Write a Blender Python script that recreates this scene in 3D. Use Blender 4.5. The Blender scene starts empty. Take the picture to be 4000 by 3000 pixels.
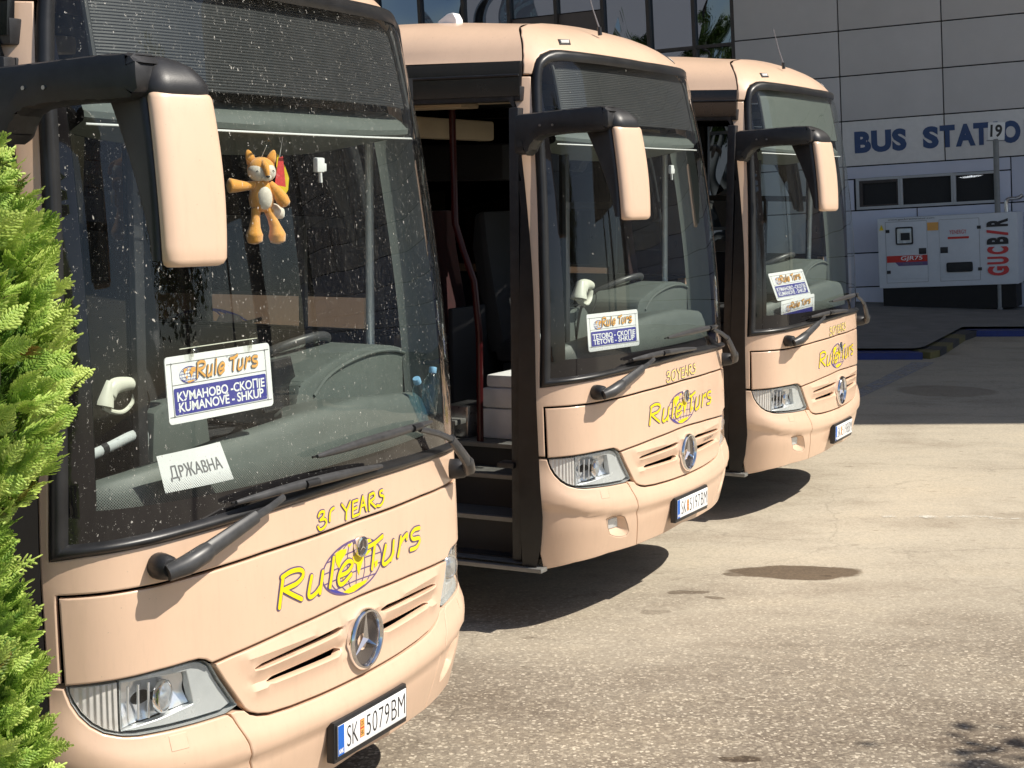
import bpy, bmesh, math, random
import numpy as np
from mathutils import Vector, Matrix, noise
from mathutils.geometry import delaunay_2d_cdt
random.seed(7); np.random.seed(7)
rad = math.radians
sc = bpy.context.scene
COL = sc.collection
# ------------------------------------------------------------------ camera
CAM_Z = 2.388
cam = bpy.data.cameras.new('camera'); cam_ob = bpy.data.objects.new('camera', cam); COL.objects.link(cam_ob)
cam.sensor_width = 36.0; cam.lens = 36.0 * 6500.1 / 4000.0
cam.clip_start = 0.1; cam.clip_end = 600
cam_ob.matrix_world = Matrix.Translation((0, 0, CAM_Z)) @ Matrix.Rotation(rad(90 - 7.0694), 4, 'X') @ Matrix.Rotation(rad(-0.0154), 4, 'Z')
sc.camera = cam_ob
# ------------------------------------------------------------------ world, sun, exposure
SUN = Vector((0.8, -0.15, 1.0)).normalized()
w = bpy.data.worlds.new('World'); sc.world = w; w.use_nodes = True
nt = w.node_tree; nt.nodes.clear()
sky = nt.nodes.new('ShaderNodeTexSky'); sky.sky_type = 'NISHITA'; sky.sun_disc = False
sky.sun_elevation = math.asin(SUN.z); sky.sun_rotation = math.atan2(SUN.x, SUN.y)
sky.air_density = 1.0; sky.dust_density = 0.8; sky.ozone_density = 1.0
bg = nt.nodes.new('ShaderNodeBackground'); bg.inputs[1].default_value = 0.088
wo = nt.nodes.new('ShaderNodeOutputWorld')
nt.links.new(sky.outputs[0], bg.inputs[0]); nt.links.new(bg.outputs[0], wo.inputs[0])
sl = bpy.data.lights.new('sun', 'SUN'); sl.energy = 4.6; sl.angle = rad(0.5); sl.color = (1.0, 0.93, 0.82)
so = bpy.data.objects.new('sun', sl); COL.objects.link(so); so.location = (20, -10, 30)
so.rotation_euler = SUN.to_track_quat('Z', 'Y').to_euler()
sc.view_settings.view_transform = 'Standard'; sc.view_settings.look = 'None'
sc.view_settings.exposure = 0.40; sc.view_settings.gamma = 1.0; sc.view_settings.use_curve_mapping = False
sc.cycles.max_bounces = 10; sc.cycles.transparent_max_bounces = 24; sc.cycles.diffuse_bounces = 4; sc.cycles.glossy_bounces = 5
sc.cycles.sample_clamp_indirect = 6.0; sc.cycles.blur_glossy = 0.5
sc.cycles.use_denoising = True
# ------------------------------------------------------------------ helpers
class MB:
    def __init__(s): s.v = []; s.f = []; s.m = []; s.uv = {}; s.mats = []
    def mi(s, mat):
        if mat not in s.mats: s.mats.append(mat)
        return s.mats.index(mat)
    def add(s, vs, fs, mat=None):
        b = len(s.v); s.v += [tuple(map(float, p)) for p in vs]
        k = 0 if mat is None else s.mi(mat)
        for f in fs: s.f.append(tuple(b + i for i in f)); s.m.append(k)
        return b
    def box(s, lo, hi, mat=None, M=None, bev=0.0):
        lo = Vector(lo); hi = Vector(hi)
        bm = bmesh.new(); bmesh.ops.create_cube(bm, size=1.0)
        for v in bm.verts: v.co = Vector([(lo[i] + hi[i]) / 2 + v.co[i] * (hi[i] - lo[i]) for i in range(3)])
        if bev: bmesh.ops.bevel(bm, geom=bm.edges[:], offset=bev, segments=2, profile=0.6, affect='EDGES')
        s.addbm(bm, mat, M)
    def addbm(s, bm, mat=None, M=None):
        bm.verts.ensure_lookup_table(); bm.verts.index_update()
        vs = [(M @ v.co) if M else v.co.copy() for v in bm.verts]
        s.add(vs, [[v.index for v in f.verts] for f in bm.faces], mat); bm.free()
    def tube(s, path, r, mat=None, n=10, cap=True, sx=1.0, up=None):
        P = [Vector(p) for p in path]; R = r if hasattr(r, '__len__') else [r] * len(P)
        vs = []; fs = []; prev = None
        for i, p in enumerate(P):
            t = (P[min(i + 1, len(P) - 1)] - P[max(i - 1, 0)]).normalized()
            if prev is None:
                a = Vector(up) if up else (Vector((0, 0, 1)) if abs(t.z) < .9 else Vector((1, 0, 0)))
            else: a = prev
            a = (a - t * a.dot(t)).normalized(); prev = a; b = t.cross(a)
            for k in range(n):
                an = 2 * math.pi * k / n
                vs.append(p + a * (R[i] * math.cos(an)) + b * (R[i] * sx * math.sin(an)))
        for i in range(len(P) - 1):
            for k in range(n):
                k2 = (k + 1) % n
                fs.append((i * n + k, i * n + k2, (i + 1) * n + k2, (i + 1) * n + k))
        if cap: fs.append(tuple(range(n))[::-1]); fs.append(tuple(range((len(P) - 1) * n, len(P) * n)))
        s.add(vs, fs, mat)
    def cyl(s, a, b, r, mat=None, n=20): s.tube([a, b], r, mat, n)
    def lathe(s, prof, mat=None, n=24, M=None):
        vs = []; fs = []
        for r, z in prof:
            for k in range(n):
                an = 2 * math.pi * k / n; p = Vector((r * math.cos(an), r * math.sin(an), z)); vs.append(M @ p if M else p)
        for i in range(len(prof) - 1):
            for k in range(n):
                k2 = (k + 1) % n; fs.append((i * n + k, i * n + k2, (i + 1) * n + k2, (i + 1) * n + k))
        s.add(vs, fs, mat)
    def ball(s, c, r, mat=None, M=None, seg=20, ring=14):
        bm = bmesh.new(); bmesh.ops.create_uvsphere(bm, u_segments=seg, v_segments=ring, radius=1.0)
        r = r if hasattr(r, '__len__') else (r, r, r)
        X = Matrix.Translation(c) @ (M if M else Matrix()) @ Matrix.Diagonal((r[0], r[1], r[2], 1))
        s.addbm(bm, mat, X)
    def grid(s, P, mat=None, flip=False):
        P = np.asarray(P); a, b = P.shape[:2]
        fs = [((i * b + j), (i + 1) * b + j, (i + 1) * b + j + 1, i * b + j + 1) for i in range(a - 1) for j in range(b - 1)]
        if flip: fs = [f[::-1] for f in fs]
        return s.add(P.reshape(-1, 3), fs, mat)
    def prism(s, poly, lo, hi, ax=1, mat=None, bev=0.0, M=None):
        """poly: 2-D outline in the two axes other than ax, extruded along ax"""
        bm = bmesh.new(); o = [i for i in range(3) if i != ax]
        def mk(h):
            r = []
            for p in poly:
                c = [0, 0, 0]; c[o[0]] = p[0]; c[o[1]] = p[1]; c[ax] = h; r.append(bm.verts.new(c))
            return r
        A = mk(lo); B = mk(hi); n = len(poly)
        bm.faces.new(A); bm.faces.new(B[::-1])
        for i in range(n): bm.faces.new((A[i], B[i], B[(i + 1) % n], A[(i + 1) % n]))
        bmesh.ops.recalc_face_normals(bm, faces=bm.faces[:])
        if bev: bmesh.ops.bevel(bm, geom=bm.edges[:], offset=bev, segments=2, profile=0.6, affect='EDGES')
        s.addbm(bm, mat, M)
    def build(s, name, mat=None, parent=None, smooth=38, uv=None, label=None):
        me = bpy.data.meshes.new(name); me.from_pydata(s.v, [], s.f)
        ms = s.mats if s.mats and mat is None else ([mat] if mat else [])
        for m in ms: me.materials.append(m)
        if s.mats and mat is None: me.polygons.foreach_set('material_index', s.m)
        if smooth:
            me.polygons.foreach_set('use_smooth', [True] * len(me.polygons)); me.set_sharp_from_angle(angle=rad(smooth))
        if uv is not None:
            l = me.uv_layers.new(name='UVMap'); idx = np.empty(len(me.loops), np.int32); me.loops.foreach_get('vertex_index', idx)
            l.data.foreach_set('uv', np.asarray(uv, np.float32)[idx].ravel())
        me.update()
        o = bpy.data.objects.new(name, me); COL.objects.link(o)
        if parent: o.parent = parent
        if label: o['label'] = label
        return o
def thing(name, label, cat, loc=(0, 0, 0), rot=None, group=None):
    o = bpy.data.objects.new(name, None); COL.objects.link(o); o.empty_display_size = 0.2
    o.location = loc
    if rot is not None: o.rotation_euler = rot
    o['label'] = label; o['category'] = cat
    if group: o['group'] = group
    return o
def tag(o, label, cat, group=None):
    o['label'] = label; o['category'] = cat
    if group: o['group'] = group
    return o
def structure(o, kind='structure'): o['kind'] = kind; return o
def copy_tree(o, parent=None):
    c = o.copy(); COL.objects.link(c)
    if parent: c.parent = parent
    for ch in list(o.children): copy_tree(ch, c)
    return c
def cr(P, n=10, closed=False):
    P = np.asarray(P, float)
    Q = np.vstack([P[-1], P, P[0], P[1]]) if closed else np.vstack([2 * P[0] - P[1], P, 2 * P[-1] - P[-2]])
    o = []
    for i in range(1, len(Q) - 2):
        a, b, c, d = Q[i - 1], Q[i], Q[i + 1], Q[i + 2]
        for t in np.linspace(0, 1, n, endpoint=False):
            o.append(.5 * (2 * b + (c - a) * t + (2 * a - 5 * b + 4 * c - d) * t * t + (3 * b - a - 3 * c + d) * t ** 3))
    if not closed: o.append(P[-1])
    return np.array(o)
# ------------------------------------------------------------------ materials
def NM(name):
    m = bpy.data.materials.new(name); m.use_nodes = True; t = m.node_tree
    return m, t, t.nodes['Principled BSDF'], t.nodes['Material Output']
def N(t, typ, **k):
    n = t.nodes.new('ShaderNode' + typ)
    for a, b in k.items():
        if a.startswith('i_'):
            key = a[2:]; key = int(key) if key.isdigit() else key
            n.inputs[key].default_value = b
        else: setattr(n, a, b)
    return n
def ramp(t, pts, interp='LINEAR'):
    n = t.nodes.new('ShaderNodeValToRGB'); e = n.color_ramp.elements; n.color_ramp.interpolation = interp
    while len(e) < len(pts): e.new(0.5)
    for x, (p, c) in zip(e, pts): x.position = p; x.color = (*c, 1) if len(c) == 3 else c
    return n
def simple(name, col, rough=.5, metal=0.0, coat=0.0, var=0.08, nscale=9.0, bump=0.0, bscale=120., spec=.5, coatr=.06, sheen=0.0):
    m, t, b, o = NM(name)
    b.inputs['Roughness'].default_value = rough; b.inputs['Metallic'].default_value = metal
    b.inputs['Coat Weight'].default_value = coat; b.inputs['Coat Roughness'].default_value = coatr
    b.inputs['Specular IOR Level'].default_value = spec
    if sheen: b.inputs['Sheen Weight'].default_value = sheen
    tc = N(t, 'TexCoord'); n = N(t, 'TexNoise', i_Scale=nscale, i_Detail=5.0, i_Roughness=.6); t.links.new(tc.outputs['Object'], n.inputs['Vector'])
    r = ramp(t, [(.3, tuple(max(0, c * (1 - var)) for c in col)), (.7, tuple(min(1, c * (1 + var)) for c in col))])
    t.links.new(n.outputs['Fac'], r.inputs[0]); t.links.new(r.outputs[0], b.inputs['Base Color'])
    if rough > 0:
        mr = N(t, 'MapRange', i_3=rough * .85, i_4=min(1, rough * 1.2)); t.links.new(n.outputs['Fac'], mr.inputs[0]); t.links.new(mr.outputs[0], b.inputs['Roughness'])
    if bump:
        n2 = N(t, 'TexNoise', i_Scale=bscale, i_Detail=4.0); t.links.new(tc.outputs['Object'], n2.inputs['Vector'])
        bp = N(t, 'Bump', i_Strength=bump, i_Distance=.002); t.links.new(n2.outputs['Fac'], bp.inputs['Height']); t.links.new(bp.outputs[0], b.inputs['Normal'])
    return m
def glass(name, tint=(.82, .9, .86), dirt=0.0, frit=False, rough=0.0, refl=1.0, wav=0.0):
    m, t, b, o = NM(name); t.nodes.remove(b)
    tr = N(t, 'BsdfTransparent'); tr.inputs[0].default_value = (*tint, 1)
    gl = N(t, 'BsdfGlossy'); gl.inputs[0].default_value = (1, 1, 1, 1); gl.inputs['Roughness'].default_value = rough
    lw = N(t, 'LayerWeight', i_Blend=.5)
    p = N(t, 'Math', operation='POWER', i_1=4.2); t.links.new(lw.outputs['Facing'], p.inputs[0])
    q = N(t, 'MapRange', i_3=.055 * refl, i_4=.95 * refl); t.links.new(p.outputs[0], q.inputs[0])
    mx = N(t, 'MixShader'); t.links.new(q.outputs[0], mx.inputs[0]); t.links.new(tr.outputs[0], mx.inputs[1]); t.links.new(gl.outputs[0], mx.inputs[2])
    last = mx
    tc = N(t, 'TexCoord')
    if wav:
        n = N(t, 'TexNoise', i_Scale=.9, i_Detail=2.0); t.links.new(tc.outputs['Object'], n.inputs['Vector'])
        bp = N(t, 'Bump', i_Strength=wav, i_Distance=.05); t.links.new(n.outputs['Fac'], bp.inputs['Height']); t.links.new(bp.outputs[0], gl.inputs['Normal'])
    if frit:
        sp = N(t, 'SeparateXYZ'); t.links.new(tc.outputs['UV'], sp.inputs[0])
        # dots, 8 mm pitch in two staggered grids, growing downwards
        def wave(src, sh):
            a = N(t, 'Math', operation='MULTIPLY_ADD', i_1=2 * math.pi / .0085, i_2=sh); t.links.new(src, a.inputs[0])
            c = N(t, 'Math', operation='COSINE'); t.links.new(a.outputs[0], c.inputs[0]); return c
        def dots(sh):
            a, c = wave(sp.outputs[0], sh), wave(sp.outputs[1], sh)
            d = N(t, 'Math', operation='ADD'); t.links.new(a.outputs[0], d.inputs[0]); t.links.new(c.outputs[0], d.inputs[1]); return d
        mxd = N(t, 'Math', operation='MAXIMUM'); t.links.new(dots(0).outputs[0], mxd.inputs[0]); t.links.new(dots(math.pi).outputs[0], mxd.inputs[1])
        th = N(t, 'MapRange', i_1=1.400, i_2=1.520, i_3=-.05, i_4=2.02); t.links.new(sp.outputs[1], th.inputs[0])
        gt = N(t, 'Math', operation='GREATER_THAN'); t.links.new(mxd.outputs[0], gt.inputs[0]); t.links.new(th.outputs[0], gt.inputs[1])
        lo = N(t, 'Math', operation='LESS_THAN', i_1=1.445); t.links.new(sp.outputs[1], lo.inputs[0])
        ab = N(t, 'Math', operation='ABSOLUTE'); t.links.new(sp.outputs[0], ab.inputs[0])
        ed = N(t, 'Math', operation='GREATER_THAN', i_1=1.155); t.links.new(ab.outputs[0], ed.inputs[0])
        m1 = N(t, 'Math', operation='MAXIMUM'); t.links.new(gt.outputs[0], m1.inputs[0]); t.links.new(ed.outputs[0], m1.inputs[1])
        m2 = N(t, 'Math', operation='MAXIMUM'); t.links.new(m1.outputs[0], m2.inputs[0]); t.links.new(lo.outputs[0], m2.inputs[1])
        fr = N(t, 'BsdfPrincipled'); fr.inputs['Base Color'].default_value = (.012, .011, .012, 1); fr.inputs['Roughness'].default_value = .06; fr.inputs['Specular IOR Level'].default_value = .6
        mf = N(t, 'MixShader'); t.links.new(m2.outputs[0], mf.inputs[0]); t.links.new(last.outputs[0], mf.inputs[1]); t.links.new(fr.outputs[0], mf.inputs[2]); last = mf
    if dirt:
        src = tc.outputs['UV'] if frit else tc.outputs['Object']
        mp = N(t, 'Mapping'); mp.inputs['Scale'].default_value = (1.0, .62, 1.0); t.links.new(src, mp.inputs[0])
        masks = []
        for scl, thr, rr in ((30., .10, .50 if dirt > .9 else .90), (70., .17, .50 if dirt > .9 else .93), (125., .21, .55 if dirt > .9 else .95)):
            nz = N(t, 'TexNoise', i_Scale=scl * 2.3, i_Detail=2.0); t.links.new(mp.outputs[0], nz.inputs['Vector'])
            vm = N(t, 'VectorMath', operation='MULTIPLY_ADD'); t.links.new(nz.outputs['Color'], vm.inputs[0]); vm.inputs[1].default_value = (.022,) * 3; t.links.new(mp.outputs[0], vm.inputs[2])
            v = N(t, 'TexVoronoi', i_Scale=scl); t.links.new(vm.outputs[0], v.inputs['Vector'])
            sx = N(t, 'SeparateColor'); t.links.new(v.outputs['Color'], sx.inputs[0])
            big = N(t, 'MapRange', i_1=rr, i_2=1.0, i_3=0.0, i_4=thr); t.links.new(sx.outputs[0], big.inputs[0])
            lt = N(t, 'Math', operation='LESS_THAN'); t.links.new(v.outputs['Distance'], lt.inputs[0]); t.links.new(big.outputs[0], lt.inputs[1])
            masks.append(lt)
        m0 = N(t, 'Math', operation='MAXIMUM'); t.links.new(masks[0].outputs[0], m0.inputs[0]); t.links.new(masks[1].outputs[0], m0.inputs[1])
        mm = N(t, 'Math', operation='MAXIMUM'); t.links.new(m0.outputs[0], mm.inputs[0]); t.links.new(masks[2].outputs[0], mm.inputs[1])
        sc_ = N(t, 'Math', operation='MULTIPLY', i_1=.66 * min(1, dirt + .3)); t.links.new(mm.outputs[0], sc_.inputs[0])
        # thin dust film, streaky
        mp2 = N(t, 'Mapping'); mp2.inputs['Scale'].default_value = (9., 1.2, 9.); t.links.new(src, mp2.inputs[0])
        nf = N(t, 'TexNoise', i_Scale=2.2, i_Detail=6.0); t.links.new(mp2.outputs[0], nf.inputs['Vector'])
        fm = N(t, 'MapRange', i_1=.5, i_2=.9, i_3=.003, i_4=.020 * dirt); t.links.new(nf.outputs['Fac'], fm.inputs[0])
        mz = N(t, 'Math', operation='MAXIMUM'); t.links.new(sc_.outputs[0], mz.inputs[0]); t.links.new(fm.outputs[0], mz.inputs[1])
        df = N(t, 'BsdfDiffuse'); df.inputs[0].default_value = (.62, .60, .55, 1)
        md = N(t, 'MixShader'); t.links.new(mz.outputs[0], md.inputs[0]); t.links.new(last.outputs[0], md.inputs[1]); t.links.new(df.outputs[0], md.inputs[2]); last = md
    t.links.new(last.outputs[0], o.inputs[0])
    return m
M_ = {}
def paint_mat():
    m = simple('beige_coach_paint', (.73, .515, .368), .40, coat=.35, var=.03, nscale=3., coatr=.12); t = m.node_tree; b = t.nodes['Principled BSDF']; tc = N(t, 'TexCoord')
    src = b.inputs['Base Color'].links[0].from_socket
    mp = N(t, 'Mapping'); mp.inputs['Scale'].default_value = (30., 30., 5.); t.links.new(tc.outputs['Object'], mp.inputs[0])
    n = N(t, 'TexNoise', i_Scale=1.0, i_Detail=7., i_Roughness=.75); t.links.new(mp.outputs[0], n.inputs['Vector'])          # road film, faint run marks
    n2 = N(t, 'TexNoise', i_Scale=110., i_Detail=1.); t.links.new(tc.outputs['Object'], n2.inputs['Vector'])                    # fly spots and chips
    a = N(t, 'MapRange', i_1=.50, i_2=.80, i_3=0., i_4=.16); t.links.new(n.outputs['Fac'], a.inputs[0])
    c = N(t, 'MapRange', i_1=.755, i_2=.80, i_3=0., i_4=.45); t.links.new(n2.outputs['Fac'], c.inputs[0])
    mx = N(t, 'Math', operation='MAXIMUM'); t.links.new(a.outputs[0], mx.inputs[0]); t.links.new(c.outputs[0], mx.inputs[1])
    mc = N(t, 'MixRGB'); t.links.new(mx.outputs[0], mc.inputs[0]); t.links.new(src, mc.inputs[1]); mc.inputs[2].default_value = (.36, .26, .18, 1); t.links.new(mc.outputs[0], b.inputs['Base Color'])
    return m
M_['paint'] = paint_mat()
M_['paint_dark'] = simple('beige_inner_edge', (.42, .28, .17), .5, var=.1)
M_['black'] = simple('black_plastic', (.022, .022, .024), .42, var=.35, nscale=14., bump=.15, bscale=260.)
M_['wiper'] = simple('grey_wiper_plastic', (.050, .050, .052), .38, var=.3, nscale=20.)  # lighter grey than the black plastic, also used on the steering rim
M_['rubber'] = simple('black_rubber', (.016, .016, .017), .36, var=.3, nscale=10., bump=.1, bscale=140.)
M_['blacktrim'] = simple('black_gloss_trim', (.012, .012, .013), .16, var=.2)
M_['darkgap'] = simple('dark_cavity', (.010, .009, .009), .8, var=.2)
M_['chrome'] = simple('chrome', (.82, .82, .84), .06, metal=1.0, var=.05)
M_['satin'] = simple('brushed_steel', (.55, .55, .56), .28, metal=1.0, var=.12, nscale=30.)
M_['emblemdisc'] = simple('emblem_dark_disc', (.17, .15, .145), .18, metal=.75, var=.1)
M_['refl'] = simple('headlamp_reflector', (.90, .91, .93), .22, metal=.62, var=.04)
M_['projector'] = simple('projector_lens', (.50, .54, .58), .10, metal=.55, var=.25, nscale=40.)
M_['bezel'] = simple('headlamp_bezel', (.60, .63, .63), .26, metal=.2, var=.08)
M_['ind'] = simple('ribbed_indicator', (.78, .75, .71), .30, metal=.1, var=.1)
M_['lens'] = glass('clear_lens', (.93, .94, .94), refl=.8)
M_['ws_dirty'] = glass('dirty_windscreen', (.90, .94, .92), dirt=1.0, frit=True, refl=.62)
M_['ws'] = glass('clean_windscreen', (.90, .94, .92), dirt=.35, frit=True, refl=.62)
M_['sideglass'] = glass('side_window_glass', (.66, .72, .70), refl=.9)
M_['tint'] = glass('tinted_glass', (.045, .05, .05), refl=.55)
M_['yellow'] = simple('yellow_vinyl', (.88, .68, .006), .4, var=.03)
M_['paleyellow'] = simple('faded_yellow_vinyl', (.86, .66, .20), .45, var=.05)
M_['purple'] = simple('purple_outline_vinyl', (.13, .085, .21), .45, var=.1)
M_['blue'] = simple('blue_vinyl', (.055, .055, .30), .45, var=.06)
M_['white'] = simple('white_print', (.86, .86, .86), .45, var=.02)
M_['lav'] = simple('pale_lavender_vinyl', (.72, .50, .46), .45, var=.03)
M_['orange'] = simple('orange_print', (.80, .40, .10), .5, var=.05)
M_['grey'] = simple('grey_print', (.22, .21, .22), .5, var=.05)
M_['ink'] = simple('black_print', (.02, .02, .022), .45, var=.1)
M_['plateblue'] = simple('plate_blue', (.01, .13, .55), .35, var=.03)
M_['red'] = simple('red_print', (.55, .03, .02), .45, var=.05)
M_['dash'] = simple('grey_green_dash', (.100, .116, .106), .55, var=.06, nscale=18., bump=.12, bscale=400.)
M_['dashdark'] = simple('dark_cabin_plastic', (.018, .019, .020), .6, var=.2)
M_['cabin'] = simple('dark_cabin_lining', (.020, .020, .023), .8, var=.25)
M_['ceil'] = simple('cream_ceiling', (.42, .34, .24), .7, var=.06)
M_['blind'] = simple('dark_blind', (.015, .016, .019), .55, var=.15)
M_['redpole'] = simple('red_pole', (.045, .003, .004), .35, var=.1)
M_['redseat'] = simple('dark_red_seat', (.065, .006, .008), .85, var=.35, nscale=30., sheen=.3)
M_['floor'] = simple('worn_cabin_floor', (.115, .113, .108), .6, var=.25, nscale=18.)
M_['alu'] = simple('aluminium_edge', (.24, .24, .23), .5, metal=.5, var=.1, nscale=25.)
M_['tyre'] = simple('tyre_rubber', (.018, .018, .018), .8, var=.3, bump=.3)
M_['cream'] = simple('cream_plastic', (.66, .66, .56), .42, var=.05)
M_['plushorange'] = simple('orange_plush', (.83, .36, .055), .95, var=.12, nscale=60., bump=.6, bscale=420., sheen=.6)
M_['plushwhite'] = simple('cream_plush', (.76, .68, .58), .95, var=.1, nscale=60., bump=.6, bscale=420., sheen=.6)
M_['pennantred'] = simple('red_paper_label', (.60, .05, .05), .55, var=.25, nscale=70.)
M_['pennantyel'] = simple('yellow_pennant', (.78, .58, .02), .45, var=.08)
M_['foam'] = simple('white_foam', (.78, .78, .78), .7, var=.06)
M_['bottle'] = glass('blue_plastic_bottle', (.66, .84, .93), refl=1.0, rough=.04)
M_['cap'] = simple('blue_bottle_cap', (.25, .50, .75), .35, var=.05)
M_['clearplastic'] = glass('clear_suction_cup', (.86, .86, .82), refl=1.2, rough=.1)
# ------------------------------------------------------------------ coach shell: every front panel is a patch of one surface S(s, z)
HC = [(0, 0), (.25, .004), (.54, .029), (.67, .046), (.786, .068), (.88, .092), (.964, .118), (1.06, .165), (1.13, .222), (1.185, .30), (1.215, .385), (1.232, .5), (1.24, .7), (1.24, 1.2)]
FC = cr([(-x, y) for x, y in HC[:0:-1]] + HC, 24)
LC = np.r_[0, np.cumsum(np.hypot(*np.diff(FC, axis=0).T))]; SCN = LC - LC[len(LC) // 2]
WF = cr([(.30, 1.195), (.5, 1.215), (.8, 1.235), (1.3, 1.235), (2., 1.20), (2.9, 1.143), (3.0, 1.12), (3.07, 1.085), (3.13, 1.035), (3.18, .96), (3.21, .885), (3.24, .74), (3.26, .55), (3.275, .35)], 12)
OF = cr([(.30, .06), (.36, .035), (.45, .012), (.55, -.008), (.65, -.01), (.75, -.004), (.815, 0), (.95, .004), (1.138, .012), (1.3, .02), (1.6, .03), (2.0, .06), (2.5, .125), (2.9, .205), (3.0, .24), (3.07, .29), (3.13, .36), (3.18, .45), (3.22, .56), (3.26, .75), (3.29, 1.05)], 12)
def shw(z): return np.interp(z, WF[:, 0], WF[:, 1])
def sstep(a, b, x):
    t = np.clip((x - a) / (b - a), 0, 1); return t * t * (3 - 2 * t)
def relief(s, z):
    a = np.abs(s)
    zr = np.interp(a, [0, .5, .66, .85, 1.06, 1.2, 1.32], [.585, .589, .596, .606, .632, .668, .685])
    top = np.interp(a, [0, .6, .70, 1.12, 1.2, 1.27, 1.32], [.685, .71, .75, .765, .80, .90, .93])
    bump = .019 * sstep(zr - .022, zr + .012, z) * (1 - sstep(np.minimum(zr + .05, top - .07), top, z))
    # lips below the grille slots
    inx = sstep(.66, .60, a) * sstep(.09, .13, a)
    lip = .010 * inx * (np.exp(-((z - .790) / .013) ** 2) + np.exp(-((z - .858) / .016) ** 2)) - .008 * inx * (np.exp(-((z - .905) / .016) ** 2) * 0 + np.exp(-((z - .822) / .012) ** 2))
    brow = .012 * sstep(.70, .62, a) * np.exp(-((z - .905) / .018) ** 2)
    return bump + lip * (z > .70) + brow * (z > .70)
def S0(s, z):
    x = np.interp(s, SCN, FC[:, 0]); y = np.interp(s, SCN, FC[:, 1])
    return np.stack([x * shw(z) / 1.24, y + np.interp(z, OF[:, 0], OF[:, 1]), z + 0 * x], -1)
def S(s, z, off=0.0, rel=True):
    s = np.asarray(s, float); z = np.asarray(z, float)
    e = .006; a = S0(s + e, z) - S0(s - e, z); b = S0(s, z + e) - S0(s, z - e)
    n = np.cross(a, b); n /= np.linalg.norm(n, axis=-1, keepdims=True)
    o = off + (relief(s, z) if rel else 0.0)
    return S0(s, z) + n * np.broadcast_to(o, s.shape)[..., None]
def SP(s, z, off=0.0): return Vector(S(np.array([s]), np.array([z]), off)[0])
def mirror(P): return P + [(-a, b) for a, b in P[::-1] if abs(a) > 1e-6]
def flip(P): return [(-a, b) for a, b in P][::-1]
def area(P): P = np.asarray(P); x, y = P.T; return .5 * np.sum(x * np.roll(y, -1) - np.roll(x, -1) * y)
def ccw(P): return list(P) if area(P) > 0 else list(P)[::-1]
def dens(P, c):
    o = []
    for i in range(len(P)):
        a = np.array(P[i]); b = np.array(P[(i + 1) % len(P)]); k = max(1, int(math.ceil(np.hypot(*(b - a)) / c)))
        for j in range(k): o.append(a + (b - a) * j / k)
    return np.array(o)
def inset(P, d):
    P = np.asarray(P, float); n = len(P)
    e = np.roll(P, -1, 0) - P; e /= np.linalg.norm(e, axis=1, keepdims=True) + 1e-12
    nn = np.stack([-e[:, 1], e[:, 0]], 1); pv = np.roll(nn, 1, 0)
    b = nn + pv; l = np.linalg.norm(b, axis=1, keepdims=True); b /= np.maximum(l, .2); k = 1 / np.maximum(np.sum(b * nn, 1), .5)
    return P + b * (d * k)[:, None]
def inpoly(P, pts):
    P = np.asarray(P); pts = np.asarray(pts); r = np.zeros(len(pts), bool); x, y = pts.T; j = len(P) - 1
    for i in range(len(P)):
        c = ((P[i, 1] > y) != (P[j, 1] > y)) & (x < (P[j, 0] - P[i, 0]) * (y - P[i, 1]) / (P[j, 1] - P[i, 1] + 1e-15) + P[i, 0]); r ^= c; j = i
    return r
def segdist(P, pts):
    P = np.asarray(P); Q = np.roll(P, -1, 0); d = np.full(len(pts), 9.)
    for a, b in zip(P, Q):
        ab = b - a; t = np.clip(((pts - a) @ ab) / (ab @ ab + 1e-15), 0, 1); d = np.minimum(d, np.hypot(*(pts - a - t[:, None] * ab).T))
    return d
def cdt(loops, cell):
    """triangulate loops[0] minus the other loops, with a filled-in grid"""
    o = loops[0]; lo = o.min(0); hi = o.max(0)
    g = np.stack(np.meshgrid(np.arange(lo[0] + cell * .37, hi[0], cell), np.arange(lo[1] + cell * .41, hi[1], cell), indexing='ij'), -1).reshape(-1, 2)
    if len(g):
        k = inpoly(o, g)
        for h in loops[1:]: k &= ~inpoly(h, g)
        g = g[k]
    if len(g):
        k = np.ones(len(g), bool)
        for l in loops: k &= segdist(l, g) > cell * .45
        g = g[k]
    pts = np.vstack(list(loops) + [g.reshape(-1, 2)]); ed = []; b = 0
    for l in loops: n = len(l); ed += [(b + i, b + (i + 1) % n) for i in range(n)]; b += n
    V, E, F, *_ = delaunay_2d_cdt([Vector(p) for p in pts], ed, [], 0, 1e-6)
    V = np.array([tuple(v) for v in V]); F = [tuple(f) for f in F]
    c = np.array([V[list(f)].mean(0) for f in F]); k = inpoly(o, c)
    for h in loops[1:]: k &= ~inpoly(h, c)
    return V, [f for f, q in zip(F, k) if q]
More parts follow.
